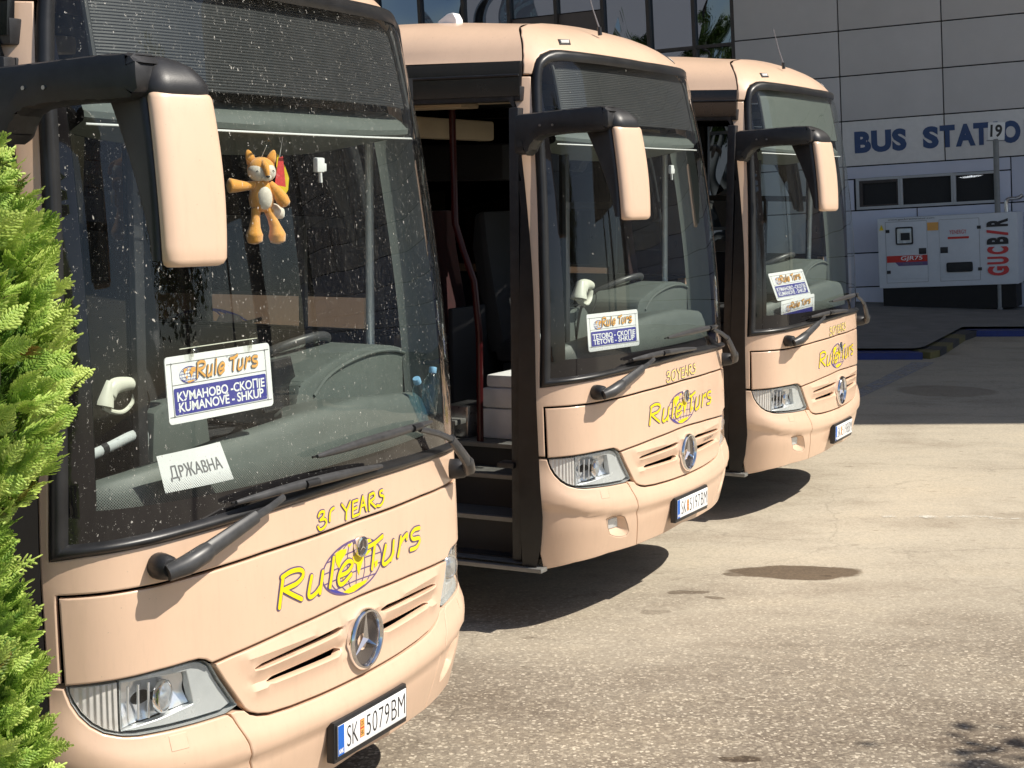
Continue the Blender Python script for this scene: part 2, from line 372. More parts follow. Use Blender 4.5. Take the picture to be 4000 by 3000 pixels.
def panel(mb, outer, holes=(), off=0.0, cell=.03, edge=.005, depth=.022, gap=.0025, mat=None, fn=None, uvs=None, lip=.0022):
    fn = fn or S
    loops = [dens(ccw(outer), cell)] + [dens(ccw(h), min(cell, .012))[::-1] for h in holes]
    base = [inset(l, gap) for l in loops]
    ins = [inset(l, edge) for l in base] if edge else base
    V, F = cdt([ins[0]] + [i[::-1] for i in ins[1:]], cell)
    b0 = mb.add(fn(V[:, 0], V[:, 1], off), F, mat)
    if uvs is not None: uvs += [tuple(v) for v in V]
    if not edge: return
    for l0, l1 in zip(ins, base):
        n = len(l0); rings = [fn(l0[:, 0], l0[:, 1], off), fn(l1[:, 0] * .6 + l0[:, 0] * .4, l1[:, 1] * .6 + l0[:, 1] * .4, off - lip * .35), fn(l1[:, 0], l1[:, 1], off - lip), fn(l1[:, 0], l1[:, 1], off - depth)]
        vs = np.vstack(rings); fs = []
        for r in range(3):
            for i in range(n):
                j = (i + 1) % n; fs.append((r * n + i, (r + 1) * n + i, (r + 1) * n + j, r * n + j))
        mb.add(vs, fs, mat)
        if uvs is not None: uvs += [(0, 2)] * len(vs)
# outlines, left half (s < 0), metres
WS_OUT = [(-1.292, 1.302), (-1.186, 1.315), (-1.02, 1.326), (-.666, 1.344), (-.2, 1.357), (0, 1.360)]
WS_OUT_SIDE = [(-1.292, 1.302), (-1.276, 1.955), (-1.243, 2.467), (-1.226, 2.694), (-1.196, 2.880), (-1.163, 2.966), (-1.115, 3.015), (-1.036, 3.041), (-.954, 3.046), (-.681, 3.040), (-.33, 3.034), (0, 3.030)]
WS_IN_BOT = [(-1.236, 1.350), (-1.1, 1.357), (-.95, 1.366), (-.665, 1.382), (-.2, 1.402), (0, 1.406)]
WS_IN_SIDE = [(-1.236, 1.350), (-1.222, 1.955), (-1.190, 2.467), (-1.170, 2.725), (-1.135, 2.915), (-1.103, 2.957), (-1.06, 2.980), (-.98, 2.990), (-.853, 2.989), (-.6, 2.986), (-.3, 2.982), (0, 2.980)]
def rs(P, n):
    P = np.asarray(P, float); l = np.r_[0, np.cumsum(np.hypot(*np.diff(P, axis=0).T))]; t = np.linspace(0, l[-1], n)
    return np.stack([np.interp(t, l, P[:, 0]), np.interp(t, l, P[:, 1])], 1)
def fullring(bot, side, nb, nsd):
    b = rs(cr(bot, 6), nb); s_ = rs(np.vstack([side[:4], cr(side[3:], 6)]), nsd)
    # start bottom centre -> left corner -> up -> top centre -> mirrored
    half = np.vstack([b[::-1], s_[1:]])
    return np.vstack([half, half[1:-1][::-1] * [-1, 1]])
RING_O = fullring(WS_OUT, WS_OUT_SIDE, 40, 110); RING_I = fullring(WS_IN_BOT, WS_IN_SIDE, 40, 110)
SEAM_T = [(-1.277, 1.2), (-.98, 1.208), (-.53, 1.225), (0, 1.233)]
HL_TOP = [(-1.271, .934), (-1.113, .942), (-.985, .949), (-.875, .9515), (-.84, .9505), (-.812, .942), (-.788, .927)]
GR_TOP = [(-.70, .9345), (-.62, .940), (-.385, .954), (-.114, .965), (0, .967)]
HL_R = [(-.782, .914), (-.753, .866), (-.716, .813), (-.683, .767)]
HL_BOT = [(-.683, .767), (-.735, .754), (-.864, .756), (-.99, .761), (-1.066, .764), (-1.114, .771), (-1.167, .787), (-1.204, .811), (-1.235, .844), (-1.256, .879), (-1.266, .908), (-1.269, .930)]
GR_L = [(-.773, .912), (-.741, .862), (-.704, .811), (-.678, .774), (-.664, .752), (-.642, .733), (-.606, .718), (-.551, .706), (-.439, .698), (-.28, .694), (0, .690)]
BSEAM = [(-.728, .752), (-.718, .735), (-.703, .701), (-.672, .640), (-.656, .575), (-.630, .503), (-.606, .428), (-.592, .376)]
def slot(x0, x1, z0, z1, h0, h1):
    """tapered louvre slot"""
    up = []; dn = []
    for k in range(15):
        t = k / 14; e = min(1, math.sqrt(max(0, 1 - (1 - min(t, 1 - t) * 14 / 1.2) ** 2)) if min(t, 1 - t) * 14 < 1.2 else 1)
        h = (h0 + (h1 - h0) * t) * max(e, .12); x = x0 + (x1 - x0) * t; z = z0 + (z1 - z0) * t
        up.append((x, z + h / 2)); dn.append((x, z - h / 2))
    return dn + up[::-1]
def ribbon(mb, pts, wd, off, mat, fn=None, n=6, capn=5, closed=False):
    """flat stroke along a smooth 2-D curve laid on the shell, half-round ends"""
    fn = fn or S
    P = cr(pts, n, closed) if len(pts) > 2 else dens2(pts, 6)
    if closed: P = np.vstack([P, P[:1]])
    d = np.gradient(P, axis=0); d /= np.linalg.norm(d, axis=1, keepdims=True) + 1e-12; nn = np.stack([-d[:, 1], d[:, 0]], 1)
    L = P + nn * wd / 2; R = P - nn * wd / 2; k = len(P)
    q = np.vstack([L, R]); fs = [(i, k + i, k + i + 1, i + 1) for i in range(k - 1)]
    mb.add(fn(q[:, 0], q[:, 1], off), fs, mat)
    if not closed:
        for p, t0, sg in ((P[0], d[0], -1), (P[-1], d[-1], 1)):
            a0 = math.atan2(t0[1] * sg, t0[0] * sg)
            ang = [a0 - math.pi / 2 + math.pi * i / capn for i in range(capn + 1)]
            c = np.array([p] + [(p[0] + math.cos(a) * wd / 2, p[1] + math.sin(a) * wd / 2) for a in ang])
            mb.add(fn(c[:, 0], c[:, 1], off), [(0, i, i + 1) for i in range(1, capn + 1)], mat)
def dens2(pts, n):
    a, b = np.array(pts[0], float), np.array(pts[-1], float); return np.array([a + (b - a) * i / n for i in range(n + 1)])
def polyfill(mb, P, off, mat, fn=None, cell=.03):
    panel(mb, P, off=off, cell=cell, edge=0, gap=0, mat=mat, fn=fn)
RULE = {'R': [[(-.449, 1.13), (-.463, 1.081), (-.476, 1.033)], [(-.455, 1.128), (-.411, 1.137), (-.368, 1.135), (-.346, 1.124), (-.35, 1.107), (-.38, 1.093), (-.415, 1.089), (-.45, 1.086)], [(-.45, 1.086), (-.409, 1.062), (-.36, 1.036)]],
 'u': [[(-.3, 1.099), (-.315, 1.063), (-.321, 1.039), (-.308, 1.032), (-.28, 1.039), (-.257, 1.053)], [(-.236, 1.101), (-.249, 1.063), (-.259, 1.034)]],
 'l': [[(-.168, 1.134), (-.183, 1.085), (-.199, 1.041)]],
 'e': [[(-.132, 1.066), (-.088, 1.068), (-.057, 1.082), (-.053, 1.095), (-.08, 1.104), (-.119, 1.089), (-.143, 1.063), (-.14, 1.039), (-.113, 1.036), (-.062, 1.055)]],
 'T': [[(.107, 1.124), (.095, 1.091), (.08, 1.044)], [(.046, 1.125), (.105, 1.13), (.164, 1.143)]],
 'u2': [[(.185, 1.105), (.166, 1.07), (.158, 1.048), (.176, 1.041), (.215, 1.051), (.243, 1.069)], [(.247, 1.109), (.237, 1.071), (.218, 1.047)]],
 'r': [[(.307, 1.111), (.292, 1.074), (.276, 1.047)], [(.297, 1.085), (.324, 1.101), (.362, 1.111), (.357, 1.095)]],
 's': [[(.478, 1.111), (.431, 1.114), (.399, 1.102), (.412, 1.083), (.467, 1.075), (.473, 1.061), (.44, 1.046), (.386, 1.048)]]}
YEARS = {'3': [[(-.244, 1.289), (-.233, 1.3), (-.211, 1.299), (-.215, 1.284), (-.235, 1.275)], [(-.235, 1.275), (-.208, 1.273), (-.199, 1.26), (-.213, 1.247), (-.238, 1.243), (-.249, 1.255)]],
 '0': [[(-.150, 1.301), (-.172, 1.292), (-.179, 1.270), (-.168, 1.250), (-.146, 1.250), (-.126, 1.266), (-.122, 1.288), (-.133, 1.301), (-.150, 1.301)]],
 '0p': [[(-.15, 1.301), (-.169, 1.295), (-.177, 1.28), (-.179, 1.262)]],
 'Y': [[(-.099, 1.303), (-.071, 1.276)], [(-.071, 1.276), (-.044, 1.303)], [(-.071, 1.276), (-.076, 1.249)]],
 'E': [[(.006, 1.3), (-.026, 1.3)], [(-.026, 1.3), (-.03, 1.273), (-.032, 1.249)], [(-.032, 1.249), (.008, 1.25)], [(-.03, 1.273), (-.002, 1.276)]],
 'A': [[(.016, 1.252), (.041, 1.307)], [(.041, 1.307), (.062, 1.254)], [(.027, 1.275), (.053, 1.277)]],
 'R': [[(.087, 1.305), (.082, 1.28), (.082, 1.252)], [(.087, 1.304), (.117, 1.306), (.121, 1.29), (.088, 1.281)], [(.088, 1.281), (.127, 1.254)]],
 'S': [[(.181, 1.305), (.162, 1.303), (.164, 1.29), (.188, 1.282), (.183, 1.265), (.16, 1.254), (.136, 1.258)]]}
CONT = [[(-.154, 1.146), (-.12, 1.152), (-.081, 1.147), (-.085, 1.134), (-.100, 1.125), (-.111, 1.119), (-.128, 1.105), (-.119, 1.092), (-.135, 1.090), (-.147, 1.105), (-.154, 1.119)],
 [(-.120, 1.066), (-.100, 1.070), (-.08, 1.062), (-.087, 1.050), (-.103, 1.030), (-.112, 1.045)],
 [(-.045, 1.112), (-.02, 1.116), (.028, 1.108), (.032, 1.095), (.018, 1.078), (.006, 1.062), (-.008, 1.040), (-.017, 1.058), (-.020, 1.082), (-.041, 1.092)],
 [(.0, 1.150), (.032, 1.157), (.08, 1.151), (.092, 1.135), (.073, 1.126), (.082, 1.108), (.05, 1.098), (.021, 1.106), (-.02, 1.122)], [(-.072, 1.16), (-.041, 1.16), (-.065, 1.147)],
 [(.100, 1.065), (.126, 1.067), (.121, 1.047), (.103, 1.042)], [(-.118, 1.004), (-.05, 1.014), (.05, 1.014), (.030, 1.002), (-.045, .9905), (-.08, .992)]]
GC, GR = (-.042, 1.079), (.196, .0885)
def gell(k=1.0, n=48): return [(GC[0] + GR[0] * k * math.cos(2 * math.pi * i / n), GC[1] + GR[1] * k * math.sin(2 * math.pi * i / n)) for i in range(n)]
def globe_logo(mb, fn, o=0.0, fill='lav', line='purple', land='yellow'):
    polyfill(mb, gell(), o + .0006, M_[fill], fn) if fill else None
    for k in (-.62, -.25, .15, .55):                                     # parallels
        hw = GR[0] * math.sqrt(1 - k * k); z = GC[1] + GR[1] * k
        ribbon(mb, [(GC[0] - hw, z - .003), (GC[0], z + .002), (GC[0] + hw, z - .003)], .0042, o + .0009, M_[line], fn)
    for k in (-.78, -.5, -.2, .1, .4, .7):                               # meridians
        ribbon(mb, [(GC[0] + GR[0] * k * math.cos(a), GC[1] + GR[1] * math.sin(a)) for a in np.linspace(-1.5, 1.5, 9)], .0042, o + .0011, M_[line], fn)
    ribbon(mb, gell(n=28), .0065, o + .0013, M_[line], fn, closed=True, n=3)
    polyfill(mb, [(-.222, 1.045), (-.19, 1.032), (-.118, 1.004), (-.08, .9915), (-.135, .9995), (-.195, 1.024)], o + .0012, M_['blue'] if land == 'yellow' else M_[line], fn)
    for i, c in enumerate(CONT): polyfill(mb, c, o + .0015, M_[land], fn)
def rule_text(mb, fn, o, inner, outer, wi=.0215, wo=.0315, sh=.0, keys=None):
    k = 0; W = [RULE[q] for q in (keys or RULE)]
    for ch in W:
        for st in ch: ribbon(mb, [(a + sh, b - sh * .4) for a, b in st], wo, o + .0020 + k * 4e-5, M_[outer], fn); k += 1
    k = 0
    for ch in W:
        for st in ch: ribbon(mb, st, wi, o + .0036 + k * 4e-5, M_[inner], fn); k += 1
def years_text(mb, keys, inner, outer, gone=False):
    k = 0
    for wd, mt, o in ((.0165, outer, .0012), (.0092, inner, .0026)):
        for c in keys:
            for st in YEARS[c]: ribbon(mb, st, wd, o + k * 3e-5, M_[mt], None); k += 1
TXT = {}
def text2d(body, bold=0.0, spacing=1.0):
    key = (body, bold, spacing)
    if key in TXT: return TXT[key]
    cu = bpy.data.curves.new('lettering', 'FONT'); cu.body = body; cu.size = 1.0; cu.offset = bold; cu.space_character = spacing; cu.resolution_u = 4
    ob = bpy.data.objects.new('lettering', cu); COL.objects.link(ob); bpy.context.view_layer.update()
    me = ob.evaluated_get(bpy.context.evaluated_depsgraph_get()).to_mesh()
    V = np.array([(v.co.x, v.co.y) for v in me.vertices]); F = [tuple(p.vertices) for p in me.polygons]
    ob.to_mesh_clear(); bpy.data.objects.remove(ob); bpy.data.curves.remove(cu)
    TXT[key] = (V, F); return TXT[key]
def put_text(mb, body, x0, x1, y0, y1, fn, mat, bold=0.0, spacing=1.0, off=0.0, shear=0.0, cap=None):
    """fit a word into the rectangle x0..x1, y0..y1 of the 2-D space of fn; cap: reference letter whose height fills y0..y1"""
    V, F = text2d(body, bold, spacing); ref = text2d(cap, bold)[0] if cap else V
    a = V.copy(); a[:, 0] = (V[:, 0] - V[:, 0].min()) / (V[:, 0].max() - V[:, 0].min()) * (x1 - x0) + x0
    a[:, 1] = (V[:, 1] - ref[:, 1].min()) / (ref[:, 1].max() - ref[:, 1].min()) * (y1 - y0) + y0
    a[:, 0] += shear * (a[:, 1] - y0)
    mb.add(fn(a[:, 0], a[:, 1], off), F, mat)
# ------------------------------------------------------------------ the coach: one Empty, every visible part its own mesh
def ribbed(m, scale, strength, axis='X'):
    t = m.node_tree; b = t.nodes['Principled BSDF']; tc = N(t, 'TexCoord')
    w_ = N(t, 'TexWave', wave_type='BANDS', bands_direction=axis, i_Scale=scale, i_Distortion=0.0); t.links.new(tc.outputs['Object'], w_.inputs['Vector'])
    bp = N(t, 'Bump', i_Strength=strength, i_Distance=.004); t.links.new(w_.outputs['Fac'], bp.inputs['Height']); t.links.new(bp.outputs[0], b.inputs['Normal'])
ribbed(M_['ind'], 26., .9)
ribbed(M_['blind'], 33., .5, 'Z')
def make_coach():
    R = thing('parked_coach', 'beige coach', 'coach')
    P = M_['paint']
    # -- body surround: pillars and belt round the windscreen
    bm = MB()
    left = [(-1.322, .940), (-1.280, .940)] + SEAM_T[:-1]
    outl = left + [SEAM_T[-1]] + flip(left)
    up_r = [(1.322, 2.903), (1.199, 2.903)] + [(-a, b) for a, b in WS_OUT_SIDE[3:0:-1]] + [(-a, b) for a, b in WS_OUT[:-1]]
    up_l = [WS_OUT[-1]] + WS_OUT[-2::-1] + WS_OUT_SIDE[1:4] + [(-1.199, 2.903), (-1.322, 2.903)]
    panel(bm, outl + up_r + up_l, cell=.03, mat=P)
    bm.build('front_body', None, R)
    # -- hood flap
    bm = MB(); half = [(-1.272, 1.195)] + [(-1.271, 1.07)] + HL_TOP + GR_TOP
    top = [(-.98, 1.202), (-.53, 1.219), (0, 1.227)]
    panel(bm, mirror(half) + [(-a, b) for a, b in top[:-1]] + top[::-1], cell=.03, mat=P)
    bm.build('hood_flap', None, R)
    # -- grille panel with four louvre slots
    bm = MB(); half = [(a, b - .006) for a, b in GR_TOP[::-1]] + [(-.772, .921)] + GR_L
    slots = [slot(-.608, -.135, .866, .884, .010, .020), slot(-.547, -.142, .808, .811, .012, .022)]
    slots += [[(-a, b) for a, b in q] for q in slots]
    panel(bm, mirror(half), holes=slots, cell=.022, mat=P, edge=.004, gap=.002, depth=.03)
    bm.build('grille_panel', None, R)
    # -- bumper: centre and two corner pieces with fog-lamp recess
    bm = MB(); bot = [(-.592, .376), (-.25, .384), (0, .398)]
    half = bot[::-1] + BSEAM[::-1][1:] + [(-.70, .754)] + [(a, b - .006) for a, b in GR_L[4:]]
    panel(bm, mirror(half), cell=.022, mat=P, depth=.09)
    bm.build('bumper', None, R)
    FOG_O = [(-.930, .578), (-.900, .583), (-.864, .584), (-.81, .580), (-.772, .566), (-.742, .525), (-.712, .478), (-.724, .458), (-.768, .458), (-.827, .468), (-.882, .488), (-.91, .53)]
    FOG_I = [(-.880, .562), (-.84, .568), (-.797, .568), (-.790, .535), (-.782, .505), (-.83, .502), (-.875, .501), (-.879, .53)]
    for sg in (1, -1):
        F = lambda q: [(sg * a, b) for a, b in q]
        bm = MB()
        co = [(-1.322, .930), (-1.272, .928)] + [(a, b - .003) for a, b in HL_BOT[::-1][1:-1]] + BSEAM[1:] + [(-.863, .378), (-1.112, .36), (-1.275, .330), (-1.312, .42), (-1.322, .515)]
        panel(bm, F(co), holes=[F(FOG_O)], cell=.022, mat=P, depth=.06, edge=.004)
        fo = dens(ccw(F(FOG_O)), .012); n = 40
        def rsc(Q):
            Q = np.vstack([Q, Q[:1]]); l = np.r_[0, np.cumsum(np.hypot(*np.diff(Q, axis=0).T))]; t = np.linspace(0, l[-1], n, endpoint=False); return np.stack([np.interp(t, l, Q[:, 0]), np.interp(t, l, Q[:, 1])], 1)
        A = rsc(fo); B = rsc(dens(ccw(F(FOG_I)), .012)); k = np.argmin(np.hypot(*(B - A[0]).T)); B = np.roll(B, -k, 0)
        rings = []
        for t, of in ((0, -.002), (.2, -.006), (.6, -.018), (.9, -.029), (1, -.034)):
            q = A * (1 - t) + B * t; rings.append(S(q[:, 0], q[:, 1], of))
        vs = np.vstack(rings); bm.add(vs, [(r * n + i, r * n + (i + 1) % n, (r + 1) * n + (i + 1) % n, (r + 1) * n + i)[::-1] for r in range(4) for i in range(n)], P)
        c = bm.build('bumper_corner', None, R)
        bm = MB(); panel(bm, F(FOG_I), off=-.030, edge=.004, mat=M_['bezel'], depth=.02); bm.build('fog_lamp', None, c)
        bm = MB(); fl = F([(-.974, .746), (-.904, .744), (-.909, .693), (-.975, .696)])
        panel(bm, fl, off=.0012, edge=.002, gap=.001, depth=.003, mat=P); bm.build('washer_flap', None, c)
    # -- roof cap over the windscreen
    bm = MB()
    side = [(-1.243, 2.912), (-1.222, 2.985), (-1.206, 3.04), (-1.157, 3.128), (-1.10, 3.180), (-1.0, 3.208), (-.8, 3.230), (-.5, 3.241)]
    low = [(-.33, 3.036), (-.681, 3.042), (-.954, 3.048), (-1.036, 3.043), (-1.115, 3.017), (-1.163, 2.968), (-1.192, 2.912)]
    cap_half = [(0, 3.032)] + low + side + [(0, 3.245)]
    panel(bm, cap_half + flip(low + side), cell=.03, mat=P, edge=.005)
    rc = bm.build('roof_cap', None, R)
    for sg in (1, -1):
        bm = MB(); mk = [(sg * a, b) for a, b in ((-.945, 3.074), (-.835, 3.079), (-.800, 3.116), (-.918, 3.112))]
        panel(bm, mk, off=.004, edge=.003, mat=M_['black'], depth=.012)
        mk2 = [(sg * a, b) for a, b in ((-.925, 3.082), (-.845, 3.086), (-.818, 3.109), (-.908, 3.105))]
        panel(bm, mk2, off=.008, edge=.002, mat=M_['ind'], depth=.006); bm.build('marker_lamp', None, rc)
    # -- rubber seal and glass
    n = len(RING_O); st = 8; rings = []
    for k in range(st + 1):
        t = k / st; q = RING_O * (1 - t) + RING_I * t
        rings.append(S(q[:, 0], q[:, 1], .002 + .019 * math.sin(math.pi * min(1, t * 1.0)) ** .8 - .006 * t, rel=False))
    rings.insert(0, S(RING_O[:, 0], RING_O[:, 1], -.02, rel=False))
    bm = MB(); bm.add(np.vstack(rings), [(r * n + i, r * n + (i + 1) % n, (r + 1) * n + (i + 1) % n, (r + 1) * n + i)[::-1] for r in range(st + 1) for i in range(n)], M_['rubber'])
    bm.build('windscreen_seal', None, R)
    bm = MB(); uv = []; G = inset(RING_I[::-1], -.012) if area(RING_I) < 0 else inset(RING_I, -.012)
    V, F = cdt([ccw(G) if 0 else np.array(ccw([tuple(p) for p in G]))], .035)
    bm.add(S(V[:, 0], V[:, 1], -.004, rel=False), F); g = bm.build('windscreen', M_['ws'], R, uv=V, smooth=180)
    # -- headlamps
    for sg in (1, -1):
        Fm = lambda q: [(sg * a, b) for a, b in q]
        ol = HL_BOT + [(-1.113, .938)] + [(a, b - .004) for a, b in HL_TOP[2:]] + HL_R[:-1]
        bm = MB(); panel(bm, Fm(ol), off=-.004, cell=.03, edge=.004, gap=.004, mat=M_['lens'], depth=.012, fn=lambda s, z, o_: S(s, z, o_, rel=False))
        hl = bm.build('headlamp', None, R)
        NR = lambda s, z, o_: S(s, z, o_, rel=False)
        bm = MB(); panel(bm, Fm(ol), off=-.075, edge=0, gap=.0, mat=M_['dashdark'], fn=NR)
        lo = dens(ccw(Fm(ol)), .03); rr = np.vstack([NR(lo[:, 0], lo[:, 1], -.012), NR(lo[:, 0], lo[:, 1], -.075)]); k = len(lo)
        bm.add(rr, [(i, (i + 1) % k, k + (i + 1) % k, k + i) for i in range(k)], M_['bezel']); bm.build('lamp_bucket', None, hl)
        ind = [(-1.262, .905), (-1.250, .879), (-1.230, .846), (-1.199, .814), (-1.163, .791), (-1.118, .777), (-1.113, .932), (-1.264, .926)]
        bm = MB(); panel(bm, Fm(ind), off=-.020, edge=.003, mat=M_['ind'], fn=NR, depth=.03); bm.build('indicator', None, hl)
        rf = [(-1.102, .922), (-.988, .920), (-.873, .914), (-.853, .812), (-.985, .796), (-1.106, .785)]
        bz = [(-1.108, .934)] + [(a, b - .010) for a, b in HL_TOP[2:]] + [(-.782, .908), (-.757, .864), (-.722, .815), (-.695, .776), (-.74, .763), (-.864, .765), (-.99, .770), (-1.066, .773), (-1.112, .779)]
        bm = MB(); panel(bm, Fm(bz), holes=[Fm(rf)], off=-.026, edge=.003, mat=M_['bezel'], fn=NR, depth=.03); bm.build('lamp_bezel', None, hl)
        def bowl(s, z, o_):
            s = np.asarray(s); u = (np.abs(s) - .98) / .128; v = (np.asarray(z) - .855) / .07
            d = .042 * np.clip(1 - (np.abs(u) ** 2.4 + np.abs(v) ** 2.4) * .5, 0, 1) + .007 * np.abs(np.sin(u * 4.2 + 1.1 * v)) + .004 * np.cos(v * 6)
            return S(s, z, -.030 - d, rel=False)
        bm = MB(); panel(bm, Fm(rf), off=0, edge=0, gap=0, cell=.010, mat=M_['refl'], fn=bowl)
        XL = Matrix.Translation(SP(sg * -.955, .856, -.034)) @ Matrix.Rotation(rad(90), 4, 'X') @ Matrix.Rotation(rad(sg * 12), 4, 'Y')
        bm.lathe([(.050, -.012), (.052, .0), (.050, .006), (.044, .007), (.041, .002)], M_['chrome'], 36, XL); bm.lathe([(.042, .003), (.034, .011), (.02, .016), (.0005, .018)], M_['projector'], 36, XL)
        for xx, zz_ in ((-1.085, .812), (-1.05, .806), (-1.015, .803)): bm.tube([SP(sg * xx, zz_, -.03), SP(sg * (xx + .006), .91, -.03)], .004, M_['refl'], 8)
        bm.build('reflector', None, hl, smooth=60)
    # -- emblem: chrome ring, dark dish, three-pointed star
    X = Matrix.Translation(SP(0, .816, .006)) @ Matrix.Rotation(rad(90), 4, 'X')
    bm = MB(); bm.lathe([(.100, -.02), (.108, .0), (.108, .014), (.102, .022), (.095, .022), (.090, .014), (.089, .004)], M_['chrome'], 56, X)
    bm.lathe([(.091, .006), (.06, .0), (.03, -.006), (.0005, -.007)], M_['emblemdisc'], 56, X)
    def spike(a):
        c, s_ = math.cos(a), math.sin(a); pr = (-s_, c)
        pts = [(0.012 * pr[0], .012 * pr[1], .004), (.089 * c, .089 * s_, .010), (-.012 * pr[0], -.012 * pr[1], .004), (0, 0, .020), (.086 * c, .086 * s_, .012)]
        bm.add([X @ Vector(p) for p in pts], [(0, 1, 4, 3), (2, 3, 4, 1)], M_['chrome'])
    for a in (90, 210, 330): spike(rad(a))
    bm.build('grille_emblem', None, R)
    X = Matrix.Translation(SP(0, 1.140, .002)) @ Matrix.Rotation(rad(90), 4, 'X')
    bm = MB(); bm.lathe([(.036, 0), (.038, .008), (.036, .016), (.029, .018), (.027, .014)], M_['chrome'], 36, X); bm.lathe([(.028, .0145), (.012, .014), (.0004, .014)], M_['emblemdisc'], 36, X)
    for a in (90, 210, 330):
        a = rad(a); c, s_ = math.cos(a), math.sin(a); bm.add([X @ Vector(p) for p in ((-.003 * s_, .003 * c, .016), (.024 * c, .024 * s_, .017), (.003 * s_, -.003 * c, .016))], [(0, 1, 2)], M_['chrome'])
    bm.build('hood_badge', None, R)
    # -- front logo: globe and hand-drawn lettering
    bm = MB(); globe_logo(bm, S, fill=None); lg = bm.build('globe_logo', None, R, smooth=0)
    # -- wipers
    for sg, blade, zz in ((-1, (-.69, .125), 1.412), (1, (-.285, .565), 1.497)):
        bm = MB(); pv = .968 if sg < 0 else .90
        q0 = SP(sg * pv, 1.262, -.01); q1 = SP(sg * pv, 1.262, .055)
        bm.tube([q0, q0.lerp(q1, .5), q1, q1 + (q1 - q0).normalized() * .012], [.040, .040, .036, .026], M_['black'], 20)
        if sg < 0: path = [(-.980, 1.250, .070), (-.930, 1.266, .082), (-.862, 1.290, .082), (-.845, 1.296, .078)]; arm = [(-.850, 1.294, .078), (-.74, 1.332, .072), (-.635, 1.362, .064)]; tail = [(-.640, 1.361, .064), (-.565, 1.376, .056), (-.488, 1.397, .050)]
        else: path = [(.912, 1.250, .060), (.89, 1.262, .078), (.845, 1.296, .084), (.83, 1.306, .080)]; arm = [(.835, 1.303, .082), (.76, 1.36, .074), (.69, 1.415, .064)]; tail = [(.695, 1.412, .064), (.58, 1.452, .054), (.42, 1.490, .046)]
        nrm = (q1 - q0).normalized()
        bm.tube([SP(*p) for p in path], ([.024, .030, .029, .026] if sg < 0 else [.020, .025, .024, .021]), M_['wiper'], 14, sx=1.05, up=nrm)
        bm.tube([SP(*p) for p in arm], [.018, .016, .014], M_['wiper'], 10, sx=1.5, up=nrm)
        bm.tube([SP(*p) for p in tail], [.011, .010, .009], M_['wiper'], 8, sx=1.3, up=nrm)
        w_ = bm.build('wiper', None, R)
        bm = MB(); ss = np.linspace(blade[0], blade[1], 26); cz = [zz + .010 * math.sin(math.pi * (s_ - blade[0]) / (blade[1] - blade[0])) - .012 * (s_ - blade[0]) for s_ in ss]
        if sg > 0: cz = [zz + .006 * math.sin(math.pi * (s_ - blade[0]) / .85) for s_ in ss]
        rr = [.0065 + .0105 * math.sin(math.pi * min(1, max(0, (i) / 25))) ** .6 for i in range(26)]
        bm.tube([SP(s_, z_, .034) for s_, z_ in zip(ss, cz)], rr, M_['wiper'], 10, sx=.9)
        bm.tube([SP(s_, z_ - .004, .014) for s_, z_ in zip(ss, cz)], [.004] * 26, M_['rubber'], 6)
        mid = 11 if sg < 0 else 20; bm.tube([SP(ss[mid - 1], cz[mid - 1], .044), SP(ss[mid + 1], cz[mid + 1], .044)], .014, M_['black'], 10)
        bm.build('wiper_blade', None, w_)
    # -- mirrors: arm, housing, glass
    for sg in (1, -1):
        u = Vector((.949, -.316, 0)); d = Vector((.316, .949, 0)); X = Matrix.Diagonal((sg, 1, 1, 1))
        def sect(z, cx, cy, wdt, dep, rc=.05, n=9):
            pts = []
            for (sx, sy) in ((1, 0), (1, 1), (0, 1), (0, 0)):
                rx = min(rc, wdt * .48); ry = min(rc, dep * .48)
                a0 = {(1, 0): -90, (1, 1): 0, (0, 1): 90, (0, 0): 180}[(sx, sy)]
                c0 = (wdt / 2 - rx if sx else -wdt / 2 + rx, dep - ry if sy else ry)
                for k in range(n + 1):
                    a = rad(a0 + 90 * k / n); pts.append(Vector((cx, cy, z)) + u * (c0[0] + rx * math.cos(a)) + d * (c0[1] + ry * math.sin(a)))
            return pts
        if sg == 1: mv = Vector((0, 0, 0))
        else: mv = Vector((-.02, .90, -.06))
        def loft(secs, mat, name, par, cap0=True, cap1=True, smooth=50):
            bm = MB(); k = len(secs[0]); vs = [X @ (p + mv) for s_ in secs for p in s_]; fs = [(r * k + i, r * k + (i + 1) % k, (r + 1) * k + (i + 1) % k, (r + 1) * k + i) for r in range(len(secs) - 1) for i in range(k)]
            if cap0: fs.append(tuple(range(k))[::-1])
            if cap1: fs.append(tuple(range((len(secs) - 1) * k, len(secs) * k)))
            if sg < 0: fs = [f[::-1] for f in fs]
            bm.add(vs, fs, mat); return bm.build(name, None, par, smooth=smooth)
        # front shell leans forward towards the bottom
        def fc(z):
            t = (z - 2.18) / .43; return -1.2225 + .039 * t, -.233 + .066 * t + .009 * (4 * (t - .5) ** 2 - 1)
        # outline of arm in the y-z plane
        ou = [(.425, 2.697), (.258, 2.708), (.139, 2.717), (.022, 2.725), (-.06, 2.727), (-.085, 2.722), (-.102, 2.705), (-.11, 2.63), (-.077, 2.604), (.022, 2.600), (.08, 2.601), (.16, 2.598), (.243, 2.590), (.291, 2.580), (.317, 2.557), (.339, 2.513), (.356, 2.495), (.425, 2.497)]
        bm = MB(); bm.prism([(a + mv.y, b + mv.z) for a, b in ou], -1.315 + mv.x, -1.185 + mv.x, 0, M_['black'], .030, X)
        for yb, zb in ((.20, 2.640), (.27, 2.640)): bm.tube([X @ (Vector((-1.312, yb, zb)) + mv), X @ (Vector((-1.320, yb, zb)) + mv)], .006, M_['satin'], 10)
